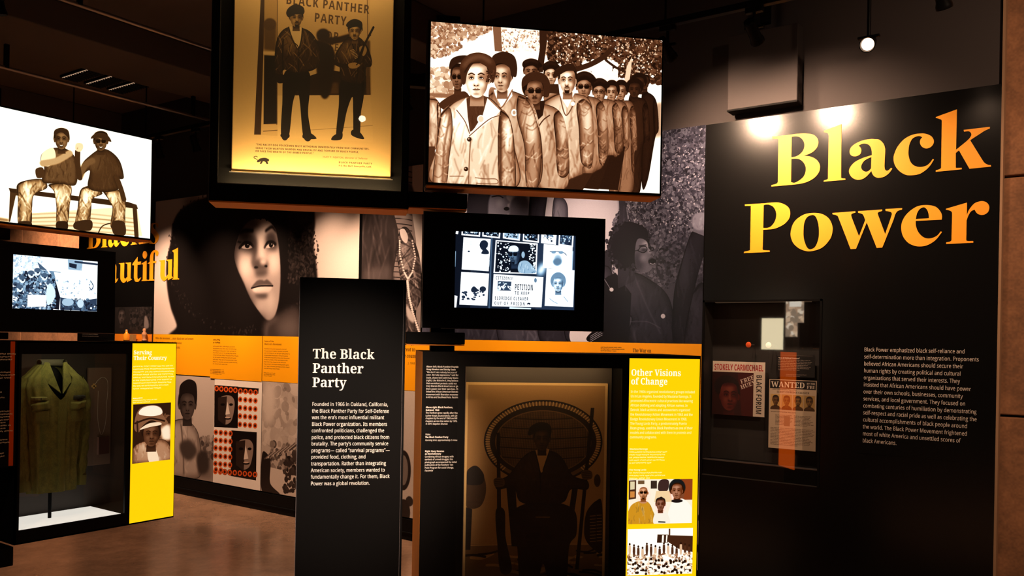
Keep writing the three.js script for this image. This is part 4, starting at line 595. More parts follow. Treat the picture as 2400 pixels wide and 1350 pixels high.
// ceiling: beams, a duct box, the light track and the louvred fittings
for (const [x, w, h] of [[-6.6, 0.72, 0.22], [-9.0, 0.3, 0.28], [-4.2, 0.3, 0.28], [-1.2, 0.3, 0.25]]) struct('ceiling_beam_' + Math.abs(Math.round(x * 10)), moved(rbox(w, h, RZ1 - RZ0, 0.01), x, CEIL - h / 2, (RZ0 + RZ1) / 2), M.ceiling);
{
  const d = thing('duct_box', 'A', [-1.705, 3.02, 0.055], 'dark boxed-in duct hanging over the black lettered wall', 'duct');
  add('casing', moved(rbox(0.42, 0.45, 0.1, 0.006), 0, 0.225, 0), M.bulkhead, d); add('bottom_plate', moved(rbox(0.424, 0.012, 0.104, 0.003), 0, -0.004, 0), M.black, d); add('hanger', moved(box(0.05, CEIL - 3.46, 0.05), 0, (CEIL - 3.46) / 2 + 0.5, 0), M.black, d);
}
{
  const t = thing('light_track', 'A', [-5.1, 3.34, 0.81], 'long black light track hung parallel to the mural wall', 'light track');
  add('rail', rbox(9.4, 0.035, 0.04), M.satin, t);
  for (let i = 0; i < 8; i++) add('hanger_rod', moved(cyl(0.006, 0.006, CEIL - 3.35, 8), -4.4 + i * 1.25, (CEIL - 3.35) / 2 + 0.01, 0), M.black, t);
  const pipe = (x, y, label) => { const p = new THREE.Group(); p.name = numbered('conduit'); scene.add(p); p.position.set(x, y, -2.2); tag(p, label, 'pipe', 'conduits under the ceiling'); add('pipe', cyl(0.014, 0.014, 5.6, 12).rotateX(Math.PI / 2), M.edge, p); for (let i = 0; i < 4; i++) add('clip', moved(box(0.03, Math.min(CEIL - y, 0.178), 0.03), 0, Math.min(CEIL - y, 0.178) / 2, -2.4 + i * 1.6), M.black, p); };
  pipe(-6.87, 3.6, 'thin steel conduit pipe hung low under the ceiling'); pipe(-5.81, 3.85, 'thin steel conduit pipe clipped close to the ceiling beside the wide beam');
}
for (let i = 0; i < 3; i++) {
  const z = -4.06 - i * 0.225, g = new THREE.Group(); g.name = numbered('louvre_light'); scene.add(g); g.position.set(-7.72, CEIL - 0.012, z);
  tag(g, ['slim ceiling light with a cross-blade louvre, the one farthest from the mural wall', 'slim ceiling light with a cross-blade louvre, the middle one of three', 'slim ceiling light with a cross-blade louvre, the one nearest the mural wall'][i], 'ceiling light', 'louvred ceiling lights');
  add('tray', moved(rbox(0.64, 0.024, 0.165, 0.004), 0, 0.004, 0), M.black, g);
  add('light_diffuser', moved(box(0.6, 0.003, 0.14), 0, -0.0095, 0), std({ color: lin(0.5, 0.4, 0.3), emissive: lin(0.42, 0.27, 0.17), emissiveIntensity: 0.9 }), g);
  const blade = box(0.004, 0.012, 0.14), long = box(0.6, 0.012, 0.003);
  for (let k = 0; k < 15; k++) add('louvre_blade', blade, M.black, g, [-0.28 + k * 0.04, -0.018, 0]); for (const z of [-0.035, 0, 0.035]) add('louvre_blade', long, M.black, g, [0, -0.017, z]);
}
// track spotlights
function spotlight(x, y, z, tx, ty, tz, power, angle, color, aimed, label, glow = 1) {
  const g = new THREE.Group(); g.name = numbered('track_spotlight'); scene.add(g); g.position.set(x, y, z);
  tag(g, label, 'spotlight', 'spotlights on the ceiling track');
  const top = aimed === 'mural' || aimed === 'camera' ? 3.34 : CEIL;
  add('stem', moved(cyl(0.009, 0.009, top - y - 0.03, 10), 0, (top - y - 0.03) / 2 + 0.03, 0), M.satin, g); add('adapter', moved(rbox(0.09, 0.03, 0.034), 0, top - y - 0.03, 0), M.satin, g);
  const head = new THREE.Group(); head.name = 'head'; g.add(head); head.lookAt(new THREE.Vector3(tx, ty, tz));
  add('can', new THREE.LatheGeometry([[0.0, -0.08], [0.024, -0.08], [0.029, -0.06], [0.03, 0.02], [0.036, 0.04], [0.036, 0.056], [0.032, 0.056], [0.028, 0.03]].map((p) => new THREE.Vector2(...p)), 28).rotateX(Math.PI / 2), M.satin, head);
  add('lamp_lens', new THREE.CircleGeometry(0.028, 24).translate(0, 0, 0.036), std({ color: 0x222222, emissive: color, emissiveIntensity: 6 * glow }), head);
  add('yoke', moved(rbox(0.1, 0.012, 0.02), 0, 0.03, 0), M.satin, g);
  const s = new THREE.SpotLight(color, power, 0, angle, 0.9, 2); s.name = 'spot_lamp'; s.castShadow = true; s.shadow.radius = 2.2;
  const dir = new THREE.Vector3(tx - x, ty - y, tz - z).normalize(); s.position.copy(dir).multiplyScalar(0.065); s.target.position.copy(dir).multiplyScalar(2); g.add(s, s.target);
  return g;
}
const spotWhere = ['over the word Black on the black wall', 'beside the duct box over the black wall', 'by the concrete', 'over the raised-fist mural', 'over the left half of the rally mural', 'over the beaded-robe mural', 'over the right side of the portrait mural', 'with a bright rim over the portrait mural', 'second over the portrait mural', 'over the left edge of the portrait mural', 'over the orange words at the far end'];
SPOTS.forEach((s, i) => spotlight(...s, 'black track spotlight aimed at the wall, ' + spotWhere[i]));
spotlight(-0.95, 3.035, -4.22, -0.6, 1.4, -0.6, 3, 0.5, WARM, 'camera', 'glowing track spotlight turned away from the wall, above the big lettering', 1.2);
const roomSpots = [
  [-0.5, 3.7, -0.9, -0.95, 0, -1.5, 95, 0.42, 'added unseen ceiling spotlight lighting the floor before the near island'], [-3.1, 3.7, -3.3, -3.2, 0, -3.4, 60, 0.4, 'added unseen ceiling spotlight lighting the floor behind the near island'],  // two added lamps, out of view; their floor bounce lifts the undersides
  [0.48, 3.4, 0.58, -2.28, 1.2, -2.15, 125, 0.13, 'black ceiling spotlight aimed at the black text panel'], [0.6, 3.5, -1.6, -2.05, 1.25, -2.37, 46, 0.09, 'black ceiling spotlight aimed at the near showcase'],
  [-2.6, 3.5, -0.4, -3.97, 1.4, -2.0, 3.5, 0.4, 'black ceiling spotlight aimed at the far showcase'], [-5.6, 3.6, -2.4, -5.7, 0, -3.2, 15, 0.6, 'black ceiling spotlight lighting the floor before the portrait mural'],
  [-10.6, 3.6, -4.4, -11.4, 1.8, -5.6, 44, 0.8, 'black ceiling spotlight washing the far concrete wall'], [1.4, 3.6, -2.2, 0.4, 2.1, -5.1, 28, 0.8, 'black ceiling spotlight washing the near concrete wall'],
];
for (const [x, y, z, tx, ty, tz, p, a, label] of roomSpots) spotlight(x, y, z, tx, ty, tz, p, a, p > 100 ? 0xffe4cc : WARM, 'room', label, p > 100 ? 5 : 1);

// ---------------------------------------------------------------- the long wall: murals, band, lettering
const semi = (map, rough = 0.34) => phy({ map, roughness: rough });
const sides = (front, side = M.black) => [side, side, side, side, front, side];
function wallPanel(name, x0, x1, y0, y1, mat, label, category, group, t = 0.008, off = 0) {
  const m = add(name, box(x1 - x0, y1 - y0, t), sides(mat), scene, [(x0 + x1) / 2, (y0 + y1) / 2, WALL_Z + off + t / 2]); return tag(m, label, category, group);
}
wallPanel('mural_panel', -8.12, -5.134, 1.6, 2.977, semi(faceMural()), 'large black-and-white mural of a face with a full dark afro looking up', 'mural');
wallPanel('mural_panel', -5.10, -4.438, 1.6, 2.977, semi(robeMural()), 'narrow mural of a patterned robe and long bead strings', 'mural');
wallPanel('mural_panel', -4.42, -2.09, 1.6, 2.977, semi(rallyMural(), 0.26), 'large mural of a shouting crowd with raised fists', 'mural');
wallPanel('mural_panel', -8.12, -7.06, 0.178, 1.187, semi(lowerMuralMan()), 'lower mural of a man in a light buttoned shirt', 'mural', undefined, 0.008, 0.0015);
wallPanel('mural_panel', -7.06, -6.351, 0.178, 1.187, semi(artPrintMural()), 'lower mural of two dark heads framed by orange dots', 'mural', undefined, 0.012, 0.0015);
wallPanel('mural_panel', -6.351, -5.2, 0.178, 1.187, semi(treeMural()), 'lower mural of pale foliage and scattered debris', 'mural', undefined, 0.008, 0.0015);
wallPanel('mural_panel', -5.2, -2.09, 0.178, 1.187, (() => { const b = Board(700, 227, [0, 0, 311, 0, 311, 101, 0, 101], 205); b.oval(61, 64, 8, 16, 30).oval(61, 64, 5, 12, 120).oval(68, 88, 4, 4, 40).oval(62, 97, 7, 10, 30).dabs(100, 30, 311, 101, 300, 2, 6, 30, 180); return semi(texture(b.ink([[0, 14, 8, 8], [255, 240, 222, 208]], 10).c)); })(), 'lower mural on a pale ground behind the near showcase', 'mural', undefined, 0.008, 0.0015);
{
  const T = bandPrints(), xs = [-8.12, -7.13, -6.355, -5.2, -2.09], y0s = [1.197, 1.18, 1.187, 1.187];
  const L = ['orange text band under the portrait mural, at its far end with italic lines', 'orange text band above the man and the dotted-heads print', 'orange text band above the pale foliage mural', 'orange text band running behind the near island to the black wall'];
  for (let i = 0; i < 4; i++) wallPanel('text_band', xs[i], xs[i + 1], y0s[i], 1.599, semi(T[i], 0.4), L[i], 'text panel', 'orange text bands', i === 1 ? 0.016 : 0.011);
}
wallPanel('wall_text', -1.18, -0.5, 1.0, 1.628, phy({ map: wallTextPrint(), roughness: 0.23, specularIntensity: 0.75 }), 'pale paragraph of small text on the black wall under the big lettering', 'text panel', undefined, 0.0012);
wallPanel('wall_caption', -9.55, -9.0, 1.545, 1.6, phy({ map: farWallText(), roughness: 0.3 }), 'two dim grey lines of text on the far end of the black wall', 'text panel', undefined, 0.002);
wallPanel('portrait_print', -8.86, -8.16, 1.60, 1.885, semi(smallPortrait(), 0.5), 'small dim portrait print above a narrow shelf', 'print');
{
  const s = thing('wall_shelf', 'A', [-8.51, 1.515, 0], 'narrow shelf with an orange back below the dim portrait print', 'shelf');
  add('back_board', moved(box(0.7, 0.08, 0.006), 0, 0.045, 0.003), M.orange, s); add('board', moved(rbox(0.7, 0.012, 0.09), 0, 0, 0.045), M.black, s);
  const bt = thing('bottle', 'A', [-8.555, 1.5215, 0.05], 'slim amber bottle on the narrow wall shelf', 'bottle'); add('glass_body', new THREE.LatheGeometry([[0, 0], [0.03, 0], [0.032, 0.01], [0.032, 0.065], [0.014, 0.088], [0.01, 0.11]].map((p) => new THREE.Vector2(...p)), 20), std({ color: lin(0.8, 0.3, 0.02), roughness: 0.25 }), bt); add('stopper', moved(cyl(0.009, 0.011, 0.014, 14), 0, 0.115, 0), std({ color: lin(0.7, 0.4, 0.2) }), bt);
  const bx = thing('carton', 'A', [-8.43, 1.5215, 0.05], 'small tan carton on the narrow wall shelf', 'box'); add('body', moved(rbox(0.06, 0.07, 0.04, 0.002), 0, 0.035, 0), std({ color: lin(0.35, 0.18, 0.05), roughness: 0.7 }), bx); add('flap', moved(box(0.06, 0.003, 0.04), 0, 0.071, 0), std({ color: lin(0.4, 0.22, 0.07), roughness: 0.7 }), bx);
  const st = thing('statuette', 'A', [-8.22, 1.5215, 0.05], 'small pale statuette at the end of the narrow wall shelf', 'figurine'); add('figure', new THREE.LatheGeometry([[0, 0], [0.026, 0], [0.024, 0.02], [0.014, 0.03], [0.022, 0.06], [0.026, 0.085], [0.012, 0.1], [0.018, 0.118], [0.012, 0.134], [0, 0.138]].map((p) => new THREE.Vector2(...p)), 20), std({ color: lin(0.5, 0.24, 0.12), roughness: 0.6 }), st); add('base', moved(rbox(0.06, 0.006, 0.06, 0.001), 0, -0.001, 0), M.black, st);
}
const GLYPHS = {
  B: [[0,297,1,112,296,1,156,296,0,197,292,0,240,280,0,264,256,0,271,230,0,264,203,0,242,180,0,217,169,0,187,162,1,224,154,0,258,135,0,278,108,0,283,84,0,276,55,0,251,26,0,214,8,0,177,0,0,133,-2,1,0,-2,1,1,7,1,25,11,0,35,15,0,39,22,1,38,276,1,36,280,1,3,286,1],[117,283,1,141,282,0,166,273,0,185,250,0,192,224,0,186,196,0,168,175,0,143,163,0,117,161,1],[117,151,1,143,150,0,168,142,0,190,120,0,202,90,0,199,59,0,186,35,0,161,17,0,136,8,0,117,15,1]],
  l: [[98,320,1,101,13,1,107,9,0,124,6,1,125,-2,1,4,-1,1,6,6,1,22,10,0,28,14,1,28,261,1,25,273,0,18,280,0,0,287,1,0,294,1]],
  a: [[49,185,1,59,173,0,64,157,0,59,138,0,46,129,0,29,127,0,10,134,0,0,154,0,6,178,0,28,197,0,68,212,0,108,215,0,132,212,0,158,205,0,180,180,0,190,149,1,187,56,1,190,37,0,200,28,0,211,32,0,221,42,1,228,37,1,211,13,0,186,-4,0,158,-8,0,136,2,0,124,19,0,119,35,1,97,10,0,75,-5,0,46,-8,0,17,7,0,0,35,0,2,62,0,24,90,0,64,110,0,120,124,1,119,146,1,113,168,0,100,185,0,80,193,0,63,192,0],[118,113,1,93,104,0,73,88,0,64,65,0,70,46,0,87,34,0,103,36,0,117,49,1]],
  c: [[143,191,1,134,181,0,132,162,0,142,141,0,163,129,0,185,134,0,198,150,0,199,170,0,189,190,0,168,205,0,141,213,0,96,212,0,54,194,0,21,158,0,3,117,0,0,84,0,9,50,0,32,18,0,63,-4,0,94,-10,0,130,-7,0,162,11,0,185,35,0,202,64,1,196,68,1,182,48,0,162,34,0,132,31,0,105,42,0,86,65,0,76,99,0,75,129,0,79,161,0,93,189,0,114,200,0,132,199,0]],
  k: [[101,320,1,100,105,1,152,147,0,168,167,0,171,179,0,166,190,0,156,196,0,137,196,1,134,206,1,256,207,1,256,197,1,237,191,0,213,177,0,166,148,1,223,40,0,237,19,0,251,9,0,264,6,1,265,-2,1,165,-3,1,114,100,1,99,88,1,100,12,1,104,8,0,128,6,1,129,-2,1,4,-3,1,4,5,1,22,9,0,30,15,1,29,259,1,28,272,0,21,279,0,0,288,1,0,293,1]],
  P: [[1,299,1,118,296,1,175,297,0,212,293,0,249,276,0,271,253,0,278,225,0,272,195,0,248,166,0,214,148,0,178,138,0,117,136,1,116,19,1,122,14,0,159,10,1,159,1,1,0,1,1,2,10,1,28,14,0,39,18,1,39,283,1,36,286,0,2,289,1],[118,286,1,144,287,0,172,274,0,189,250,0,195,219,0,188,185,0,168,157,0,146,147,0,117,148,1]],
  o: [[134,217,0,181,206,0,216,179,0,235,142,0,239,109,0,230,68,0,204,31,0,170,6,0,111,-6,0,61,8,0,21,40,0,2,81,0,0,115,0,11,157,0,36,189,0,81,213,0],[122,205,0,143,193,0,158,153,0,163,108,0,160,63,0,143,19,0,114,6,0,93,22,0,77,68,0,74,110,0,77,159,0,93,194,0]],
  w: [[0,209,1,126,210,1,126,201,1,109,197,0,104,190,0,106,178,1,148,66,1,180,156,1,171,180,0,162,192,0,141,200,1,141,209,1,268,209,1,268,201,1,250,196,0,245,189,0,248,178,1,286,70,1,315,164,0,318,183,0,311,193,0,286,200,1,285,210,1,371,209,1,370,200,1,348,194,0,336,176,0,328,148,1,272,-4,1,243,-4,1,188,142,1,133,-4,1,104,-4,1,36,175,0,26,191,0,16,197,0,2,201,1]],
  e: [[72,134,1,200,132,1,201,154,0,191,180,0,167,205,0,126,216,0,78,212,0,33,181,0,7,141,0,0,99,0,9,56,0,32,21,0,64,0,0,99,-7,0,136,0,0,173,25,0,203,66,1,196,69,1,176,45,0,142,34,0,112,43,0,87,71,0,74,106,0],[73,144,1,78,174,0,92,197,0,111,205,0,126,193,0,135,170,0,138,144,1]],
  r: [[99,214,1,100,147,1,109,174,0,132,205,0,154,215,0,173,216,0,192,206,0,203,185,0,199,160,0,184,146,0,166,144,0,148,153,0,135,174,1,119,166,0,107,145,0,99,120,1,99,17,1,104,11,0,132,9,1,132,0,1,4,0,1,4,9,1,22,12,0,29,18,1,30,154,1,28,169,0,18,178,0,0,184,1,0,189,1]],
  u: [[0,204,1,110,206,1,110,57,0,119,37,0,137,32,0,158,46,0,174,55,1,171,189,1,136,198,1,136,206,1,239,206,1,236,34,1,262,21,1,169,-6,1,168,22,1,134,-2,0,90,-9,0,46,20,0,34,54,1,36,189,1]],
  t: [[99,261,1,99,206,1,164,208,1,160,175,1,98,173,1,97,49,0,111,23,0,132,25,0,165,40,1,165,29,0,132,1,0,99,-7,0,56,3,0,34,42,1,34,172,1,0,174,1,4,190,1]],
  i: [[94,213,1,96,16,1,126,6,1,126,1,1,6,0,1,10,7,1,30,16,1,29,176,1,0,179,1,2,186,1],[58,316,0,88,302,0,101,273,0,90,246,0,61,234,0,30,248,0,18,277,0,28,305,0]],
  f: [[0,179,1,40,198,1,43,247,0,62,288,0,102,312,0,150,314,0,187,298,0,192,273,0,176,253,0,148,261,0,135,289,1,115,290,0,103,263,0,101,203,1,158,201,1,154,180,1,102,180,1,103,15,1,128,5,1,128,-2,1,14,-1,1,18,6,1,38,14,1,37,177,1]],
  s: [[151,151,1,139,154,1,122,180,0,93,192,0,65,184,0,62,166,0,87,141,0,136,106,0,168,67,0,155,17,0,116,-9,0,75,-15,0,34,-9,0,2,-8,1,0,48,1,16,48,1,34,14,0,67,-4,0,95,-3,0,108,15,0,106,38,0,72,77,0,22,117,0,5,146,0,12,183,0,52,203,0,109,202,0,149,192,1]]
};

function glyphShape(paths, split) {
  const trace = (p, P) => {
    const n = p.length / 3, pt = (i) => [p[3 * ((i + n) % n)] / 1000, p[3 * ((i + n) % n) + 1] / 1000], corner = (i) => p[3 * ((i + n) % n) + 2];
    P.moveTo(...pt(0));
    for (let i = 0; i < n; i++) {
      const b = pt(i), d = pt(i + 1), a = corner(i) ? b : pt(i - 1), e = corner(i + 1) ? d : pt(i + 2);
      if (corner(i) && corner(i + 1)) P.lineTo(...d); else P.bezierCurveTo(b[0] + (d[0] - a[0]) / 6, b[1] + (d[1] - a[1]) / 6, d[0] - (e[0] - b[0]) / 6, d[1] - (e[1] - b[1]) / 6, d[0], d[1]);
    }
    return P;
  };
  const outer = trace(paths[0], new THREE.Shape()), out = [outer];
  for (const h of paths.slice(1)) if (split) out.push(trace(h, new THREE.Shape())); else outer.holes.push(trace(h, new THREE.Path()));
  return out;
}
const glyphGeo = {};
for (const k in GLYPHS) glyphGeo[k] = new THREE.ExtrudeGeometry(glyphShape(GLYPHS[k], k === 'i'), { depth: 0.003, bevelEnabled: false, curveSegments: 10 });
function lettering(word, places, baseline, off, label) {
  const g = thing('wall_lettering', 'A', [places[0], baseline, off], label, 'lettering');
  [...word].forEach((ch, i) => add('letter', glyphGeo[ch], M.letter, g, [places[i] - places[0], 0, places[i] < -8.3 || places[i] > -7 ? 0 : 0.0085]));
}
lettering('Black', [-1.670, -1.369, -1.224, -0.990, -0.782], 2.553, 0.0005, 'big yellow-orange word Black on the black wall');
lettering('Power', [-1.832, -1.549, -1.313, -0.945, -0.725], 2.158, 0.0005, 'big orange word Power on the black wall');
lettering('Black', [-9.480, -9.179, -9.034, -8.800, -8.592], 2.553, 0.0005, 'orange word Black at the far end, half behind the lightbox');
lettering('is', [-8.356, -8.221], 2.553, 0.0005, 'orange word is at the edge of the portrait mural');
lettering('autiful', [-9.05, -8.813, -8.547, -8.374, -8.246, -8.045, -7.805], 2.158, 0.0005, 'orange letters ending the word Beautiful across the portrait mural edge');
// ---------------------------------------------------------------- showcase let into the black wall
const mat = (r, g, b, roughness = 0.7) => std({ color: lin(r, g, b), roughness });
const glow = (map, k, tint = 0xffffff) => std({ color: 0x000000, emissive: tint, emissiveMap: map, emissiveIntensity: k, roughness: 0.4 });
function panelLight(parent, w, h, pos, look, power, color = 0xffe2c0) {   // the light a glowing face gives off, just in front of it
  const l = new THREE.RectAreaLight(color, power, w, h); l.name = 'panel_lamp'; parent.add(l); l.position.set(...pos); parent.updateWorldMatrix(true, false);
  const f = new THREE.Vector3(pos[0] + look[0], pos[1] + look[1], pos[2] + look[2]).applyMatrix4(parent.matrixWorld); l.lookAt(f); return l;
}
{
  const w = NX1 - NX0, h = NY1 - NY0, c = thing('wall_showcase', 'A', [(NX0 + NX1) / 2, NY0, 0], 'glazed showcase let into the black wall, with a record and a wanted notice', 'showcase');
  const D = 0.16, t = 0.006, dark = mat(0.02, 0.017, 0.015);
  add('lining', mergeGeometries([moved(box(w, h, t), 0, h / 2, -D), moved(box(t, h, D), -w / 2 + t / 2, h / 2, -D / 2), moved(box(t, h, D), w / 2 - t / 2, h / 2, -D / 2), moved(box(w, t, D), 0, t / 2, -D / 2), moved(box(w, t, D), 0, h - t / 2, -D / 2)]), dark, c);
  add('glass_pane', moved(new THREE.PlaneGeometry(w - 0.004, h - 0.004), 0, h / 2, -0.002), M.tintGlass, c);
  add('frame', mergeGeometries([moved(box(0.012, h, 0.01), -w / 2 + 0.006, h / 2, 0.001), moved(box(0.012, h, 0.01), w / 2 - 0.006, h / 2, 0.001), moved(box(w, 0.012, 0.01), 0, h - 0.006, 0.001)]), M.satin, c);
  add('ledge', moved(box(w - 0.02, 0.004, 0.05), 0, 0.098, -0.03), M.edge, c); add('ledge_board', moved(box(w - 0.014, 0.09, 0.14), 0, 0.05, -0.075), M.black, c);
  add('light_strip', moved(box(w * 0.8, 0.006, 0.03), 0, h - 0.012, -0.03), std({ color: 0x111111, emissive: 0xffc89a, emissiveIntensity: 0.06 }), c); panelLight(c, w * 0.8, 0.03, [0, h - 0.018, -0.03], [0, -1, -0.1], 1.5, 0xffc08a);
  const on = (name, map, x0, x1, y0, y1, label, cat) => { const g = thing(name, 'A', [(x0 + x1) / 2, y0, -0.12], label, cat); add('sheet', moved(box(x1 - x0, y1 - y0, 0.004), 0, (y1 - y0) / 2, 0), sides(std({ map, roughness: 0.6 }), mat(0.5, 0.42, 0.35)), g); add('mount', moved(box((x1 - x0) * 0.6, (y1 - y0) * 0.6, 0.028), 0, (y1 - y0) / 2, -0.017), M.black, g); return g; };
  on('record_sleeve', recordSleeve(), -2.066, -1.728, 1.155, 1.493, 'record sleeve with red heading and a Free Huey sticker', 'record'); on('wanted_notice', wantedSheet(), -1.7, -1.417, 0.972, 1.392, 'tan wanted notice with four portrait photos', 'poster'); on('case_label', caseLabel(), -1.66, -1.43, 1.41, 1.545, 'small black label with fine white print above the wanted notice', 'label');
  const badge = (x, col, label) => { const g = thing('pin_badge', 'A', [x, 1.6, -0.05], label, 'badge'); add('disc', new THREE.SphereGeometry(0.03, 24, 12, 0, Math.PI * 2, 0, 0.5).rotateX(Math.PI / 2).translate(0, 0, -0.022).scale(1.2, 1.2, 1), col, g); add('pin', moved(cyl(0.003, 0.003, 0.1, 8).rotateX(Math.PI / 2), 0, 0, -0.05), M.edge, g); };
  badge(-1.81, mat(0.95, 0.14, 0.03, 0.4), 'round orange pin badge in the wall showcase'); badge(-1.686, mat(0.95, 0.92, 0.88, 0.4), 'round white pin badge in the wall showcase');
}

// ---------------------------------------------------------------- pieces shared by the two islands
const bars = (x0, x1, y0, y1, ix0, ix1, iy0, iy1, z0, z1) => mergeGeometries([[x0, x1, iy1, y1], [x0, x1, y0, iy0], [x0, ix0, iy0, iy1], [ix1, x1, iy0, iy1]].map(([a, b, c, d]) => moved(box(b - a, d - c, z1 - z0), (a + b) / 2, (c + d) / 2, (z0 + z1) / 2)));
function lightbox(frame, u0, u1, y0, y1, depth, map, k, label, power) {
  const w = u1 - u0, h = y1 - y0, g = thing('lightbox', frame, [(u0 + u1) / 2, y0, 0], label, 'lightbox', 'hanging lightboxes');
  add('housing', moved(rbox(w + 0.018, h + 0.018, depth, 0.004), 0, h / 2, -depth / 2 - 0.001), M.satin, g);
  add('light_picture', moved(new THREE.PlaneGeometry(w, h), 0, h / 2, 0.0012), glow(map, k), g);
  add('underside', moved(box(w + 0.012, 0.006, depth - 0.008), 0, -0.011, -depth / 2), M.orange, g); add('rear_panel', moved(box(w + 0.006, h, 0.006), 0, h / 2, -depth - 0.003), M.orange, g);
  panelLight(g, w, h, [0, h / 2, 0.004], [0, 0, 1], power); return g;
}
function monitor(frame, u0, u1, y0, y1, s, map, k, label, off, power) {
  const w = u1 - u0, h = y1 - y0, g = thing('video_monitor', frame, [(u0 + u1) / 2, y0, off], label, 'monitor', 'video monitors on the islands'), cx = (u0 + u1) / 2;
  add('bezel', bars(-w / 2, w / 2, 0, h, s[0] - cx, s[1] - cx, s[2] - y0, s[3] - y0, -0.012, 0), M.black, g); add('housing', moved(rbox(w, h, 0.05, 0.004), 0, h / 2, -0.038), M.black, g);
  add('screen', moved(new THREE.PlaneGeometry(s[1] - s[0], s[3] - s[2]), (s[0] + s[1]) / 2 - cx, (s[2] + s[3]) / 2 - y0, -0.004), glow(map, k), g);
  add('edge_strip', mergeGeometries([moved(box(0.003, h, 0.004), -w / 2 - 0.0015, h / 2, 0), moved(box(w * 0.9, 0.0025, 0.004), w * 0.05, -0.0012, 0)]), M.edge, g);
  panelLight(g, s[1] - s[0], s[3] - s[2], [(s[0] + s[1]) / 2 - cx, (s[2] + s[3]) / 2 - y0, 0.004], [0, 0, 1], power, 0xbfe4ff); return g;
}
// ---------------------------------------------------------------- the near island
{
  const m = thing('display_mast', 'B', [-0.246, 1.554, -0.19], 'black steel mast with two cross arms carrying the near island', 'mast');
  add('post', moved(rbox(0.094, 1.306, 0.06), 0, 0.653, 0), M.black, m);
  for (const [y0, y1] of [[2.09, 2.146], [1.581, 1.626]]) { const a = add('cross_arm', moved(rbox(0.219, y1 - y0, 0.16), -0.038, (y0 + y1) / 2 - 1.554, 0.085), M.black, m); add('arm_underside', moved(box(0.216, 0.004, 0.15), -0.038, y0 - 0.003 - 1.554, 0.085), M.orange, a); }
  add('upper_arm', moved(rbox(0.62, 0.05, 0.04), -0.24, 1.066, -0.05), M.black, m);
}
{ // the hanging poster case
  const u0 = -1.096, u1 = -0.397, y0 = 2.077, y1 = 3.13, w = u1 - u0, h = y1 - y0, cx = (u0 + u1) / 2, D = 0.14;
  const g = thing('poster_case', 'B', [cx, y0, 0], 'black hanging glazed case holding the tan poster of two men', 'poster case');
  const iu0 = -1.068 - cx, iu1 = -0.423 - cx, iy0 = 2.139 - y0, iy1 = 3.07 - y0;
  add('front_frame', bars(-w / 2, w / 2, 0, h, iu0, iu1, iy0, iy1, -0.014, 0), M.satin, g);
  add('shell', mergeGeometries([moved(box(0.006, h, D), -w / 2 + 0.003, h / 2, -D / 2), moved(box(0.006, h, D), w / 2 - 0.003, h / 2, -D / 2), moved(box(w, 0.006, D), 0, h - 0.003, -D / 2), moved(box(w, 0.006, D), 0, 0.003, -D / 2), moved(box(w, h, 0.006), 0, h / 2, -D + 0.003)]), M.black, g);
  add('backing_board', moved(box(w - 0.02, h - 0.02, 0.01), 0, h / 2, -0.0745), M.black, g);
  add('underside', moved(box(w, 0.005, D), 0, -0.0035, -D / 2), M.orange, g); add('rear_panel', moved(box(w, h, 0.005), 0, h / 2, -D - 0.003), M.orange, g);
  add('edge_strip', mergeGeometries([moved(box(0.0016, h, 0.003), -w / 2 - 0.0006, h / 2, 0), moved(box(0.0016, iy1 - iy0, 0.003), iu0, (iy0 + iy1) / 2, 0), moved(box(iu1 - iu0, 0.0022, 0.003), 0, iy0, 0)]), M.edge, g);
  add('ledge', moved(box(0.585, 0.003, 0.004), -0.7450 - cx, 2.192 - y0, -0.06), M.edge, g);
  add('glass_pane', moved(new THREE.PlaneGeometry(iu1 - iu0, iy1 - iy0), 0, (iy0 + iy1) / 2, -0.008), M.glass, g);
  const strip = std({ color: 0x111111, emissive: 0xffc884, emissiveIntensity: 2 });
  for (const [y, d, p] of [[0.03, 1, 17], [h - 0.03, -1, 13]]) { add('light_strip', moved(box(0.6, 0.01, 0.012), 0, y, -0.024), strip, g); panelLight(g, 0.6, 0.012, [0, y + d * 0.007, -0.024], [0, d, -0.12], p * 16, 0xffd79a); }
  const p = thing('poster', 'B', [-0.7455, 2.1955, -0.064], 'tan poster of two standing men in berets and leather jackets', 'poster');
  add('sheet', moved(box(0.567, 0.834, 0.003), 0, 0.417, 0), sides(std({ map: founderPoster(), roughness: 0.75 }), mat(0.5, 0.36, 0.16)), p); add('backing', moved(box(0.572, 0.838, 0.002), 0, 0.417, -0.0025), mat(0.3, 0.2, 0.1), p);
}
lightbox('B', -0.324, 0.568, 2.178, 2.770, 0.125, marchPhoto(), 1.25, 'backlit sepia photo of a long line of men in berets', 1.1);
monitor('B', -0.335, 0.363, 1.642, 2.076, [-0.216, 0.246, 1.72, 2.006], screenPhotoB(), 1.35, 'wide black video monitor showing a window of posters', -0.03, 1.4);
{ // the standing text panel, beside the mast
  const w = 0.3765, h = 1.763, g = thing('freestanding_sign', 'B', [-0.587, 0.05, 0.02], 'tall black text panel headed The Black Panther Party', 'text panel');
  add('printed_face', moved(box(w, h, 0.006), 0, h / 2, -0.003), sides(M.print(textPanelPrint()), M.black), g);
  add('core', moved(rbox(w + 0.002, h + 0.002, 0.03), 0, h / 2, -0.022), M.satin, g);
  add('edge_strip', mergeGeometries([moved(box(0.0016, h, 0.004), -w / 2 - 0.001, h / 2, -0.002), moved(box(0.0012, h, 0.003), w / 2 - 0.008, h / 2, 0.0004)]), mat(0.12, 0.1, 0.1, 0.4), g);
  add('foot', moved(rbox(w, 0.05, 0.2), 0, -0.025, -0.02), M.black, g);
}
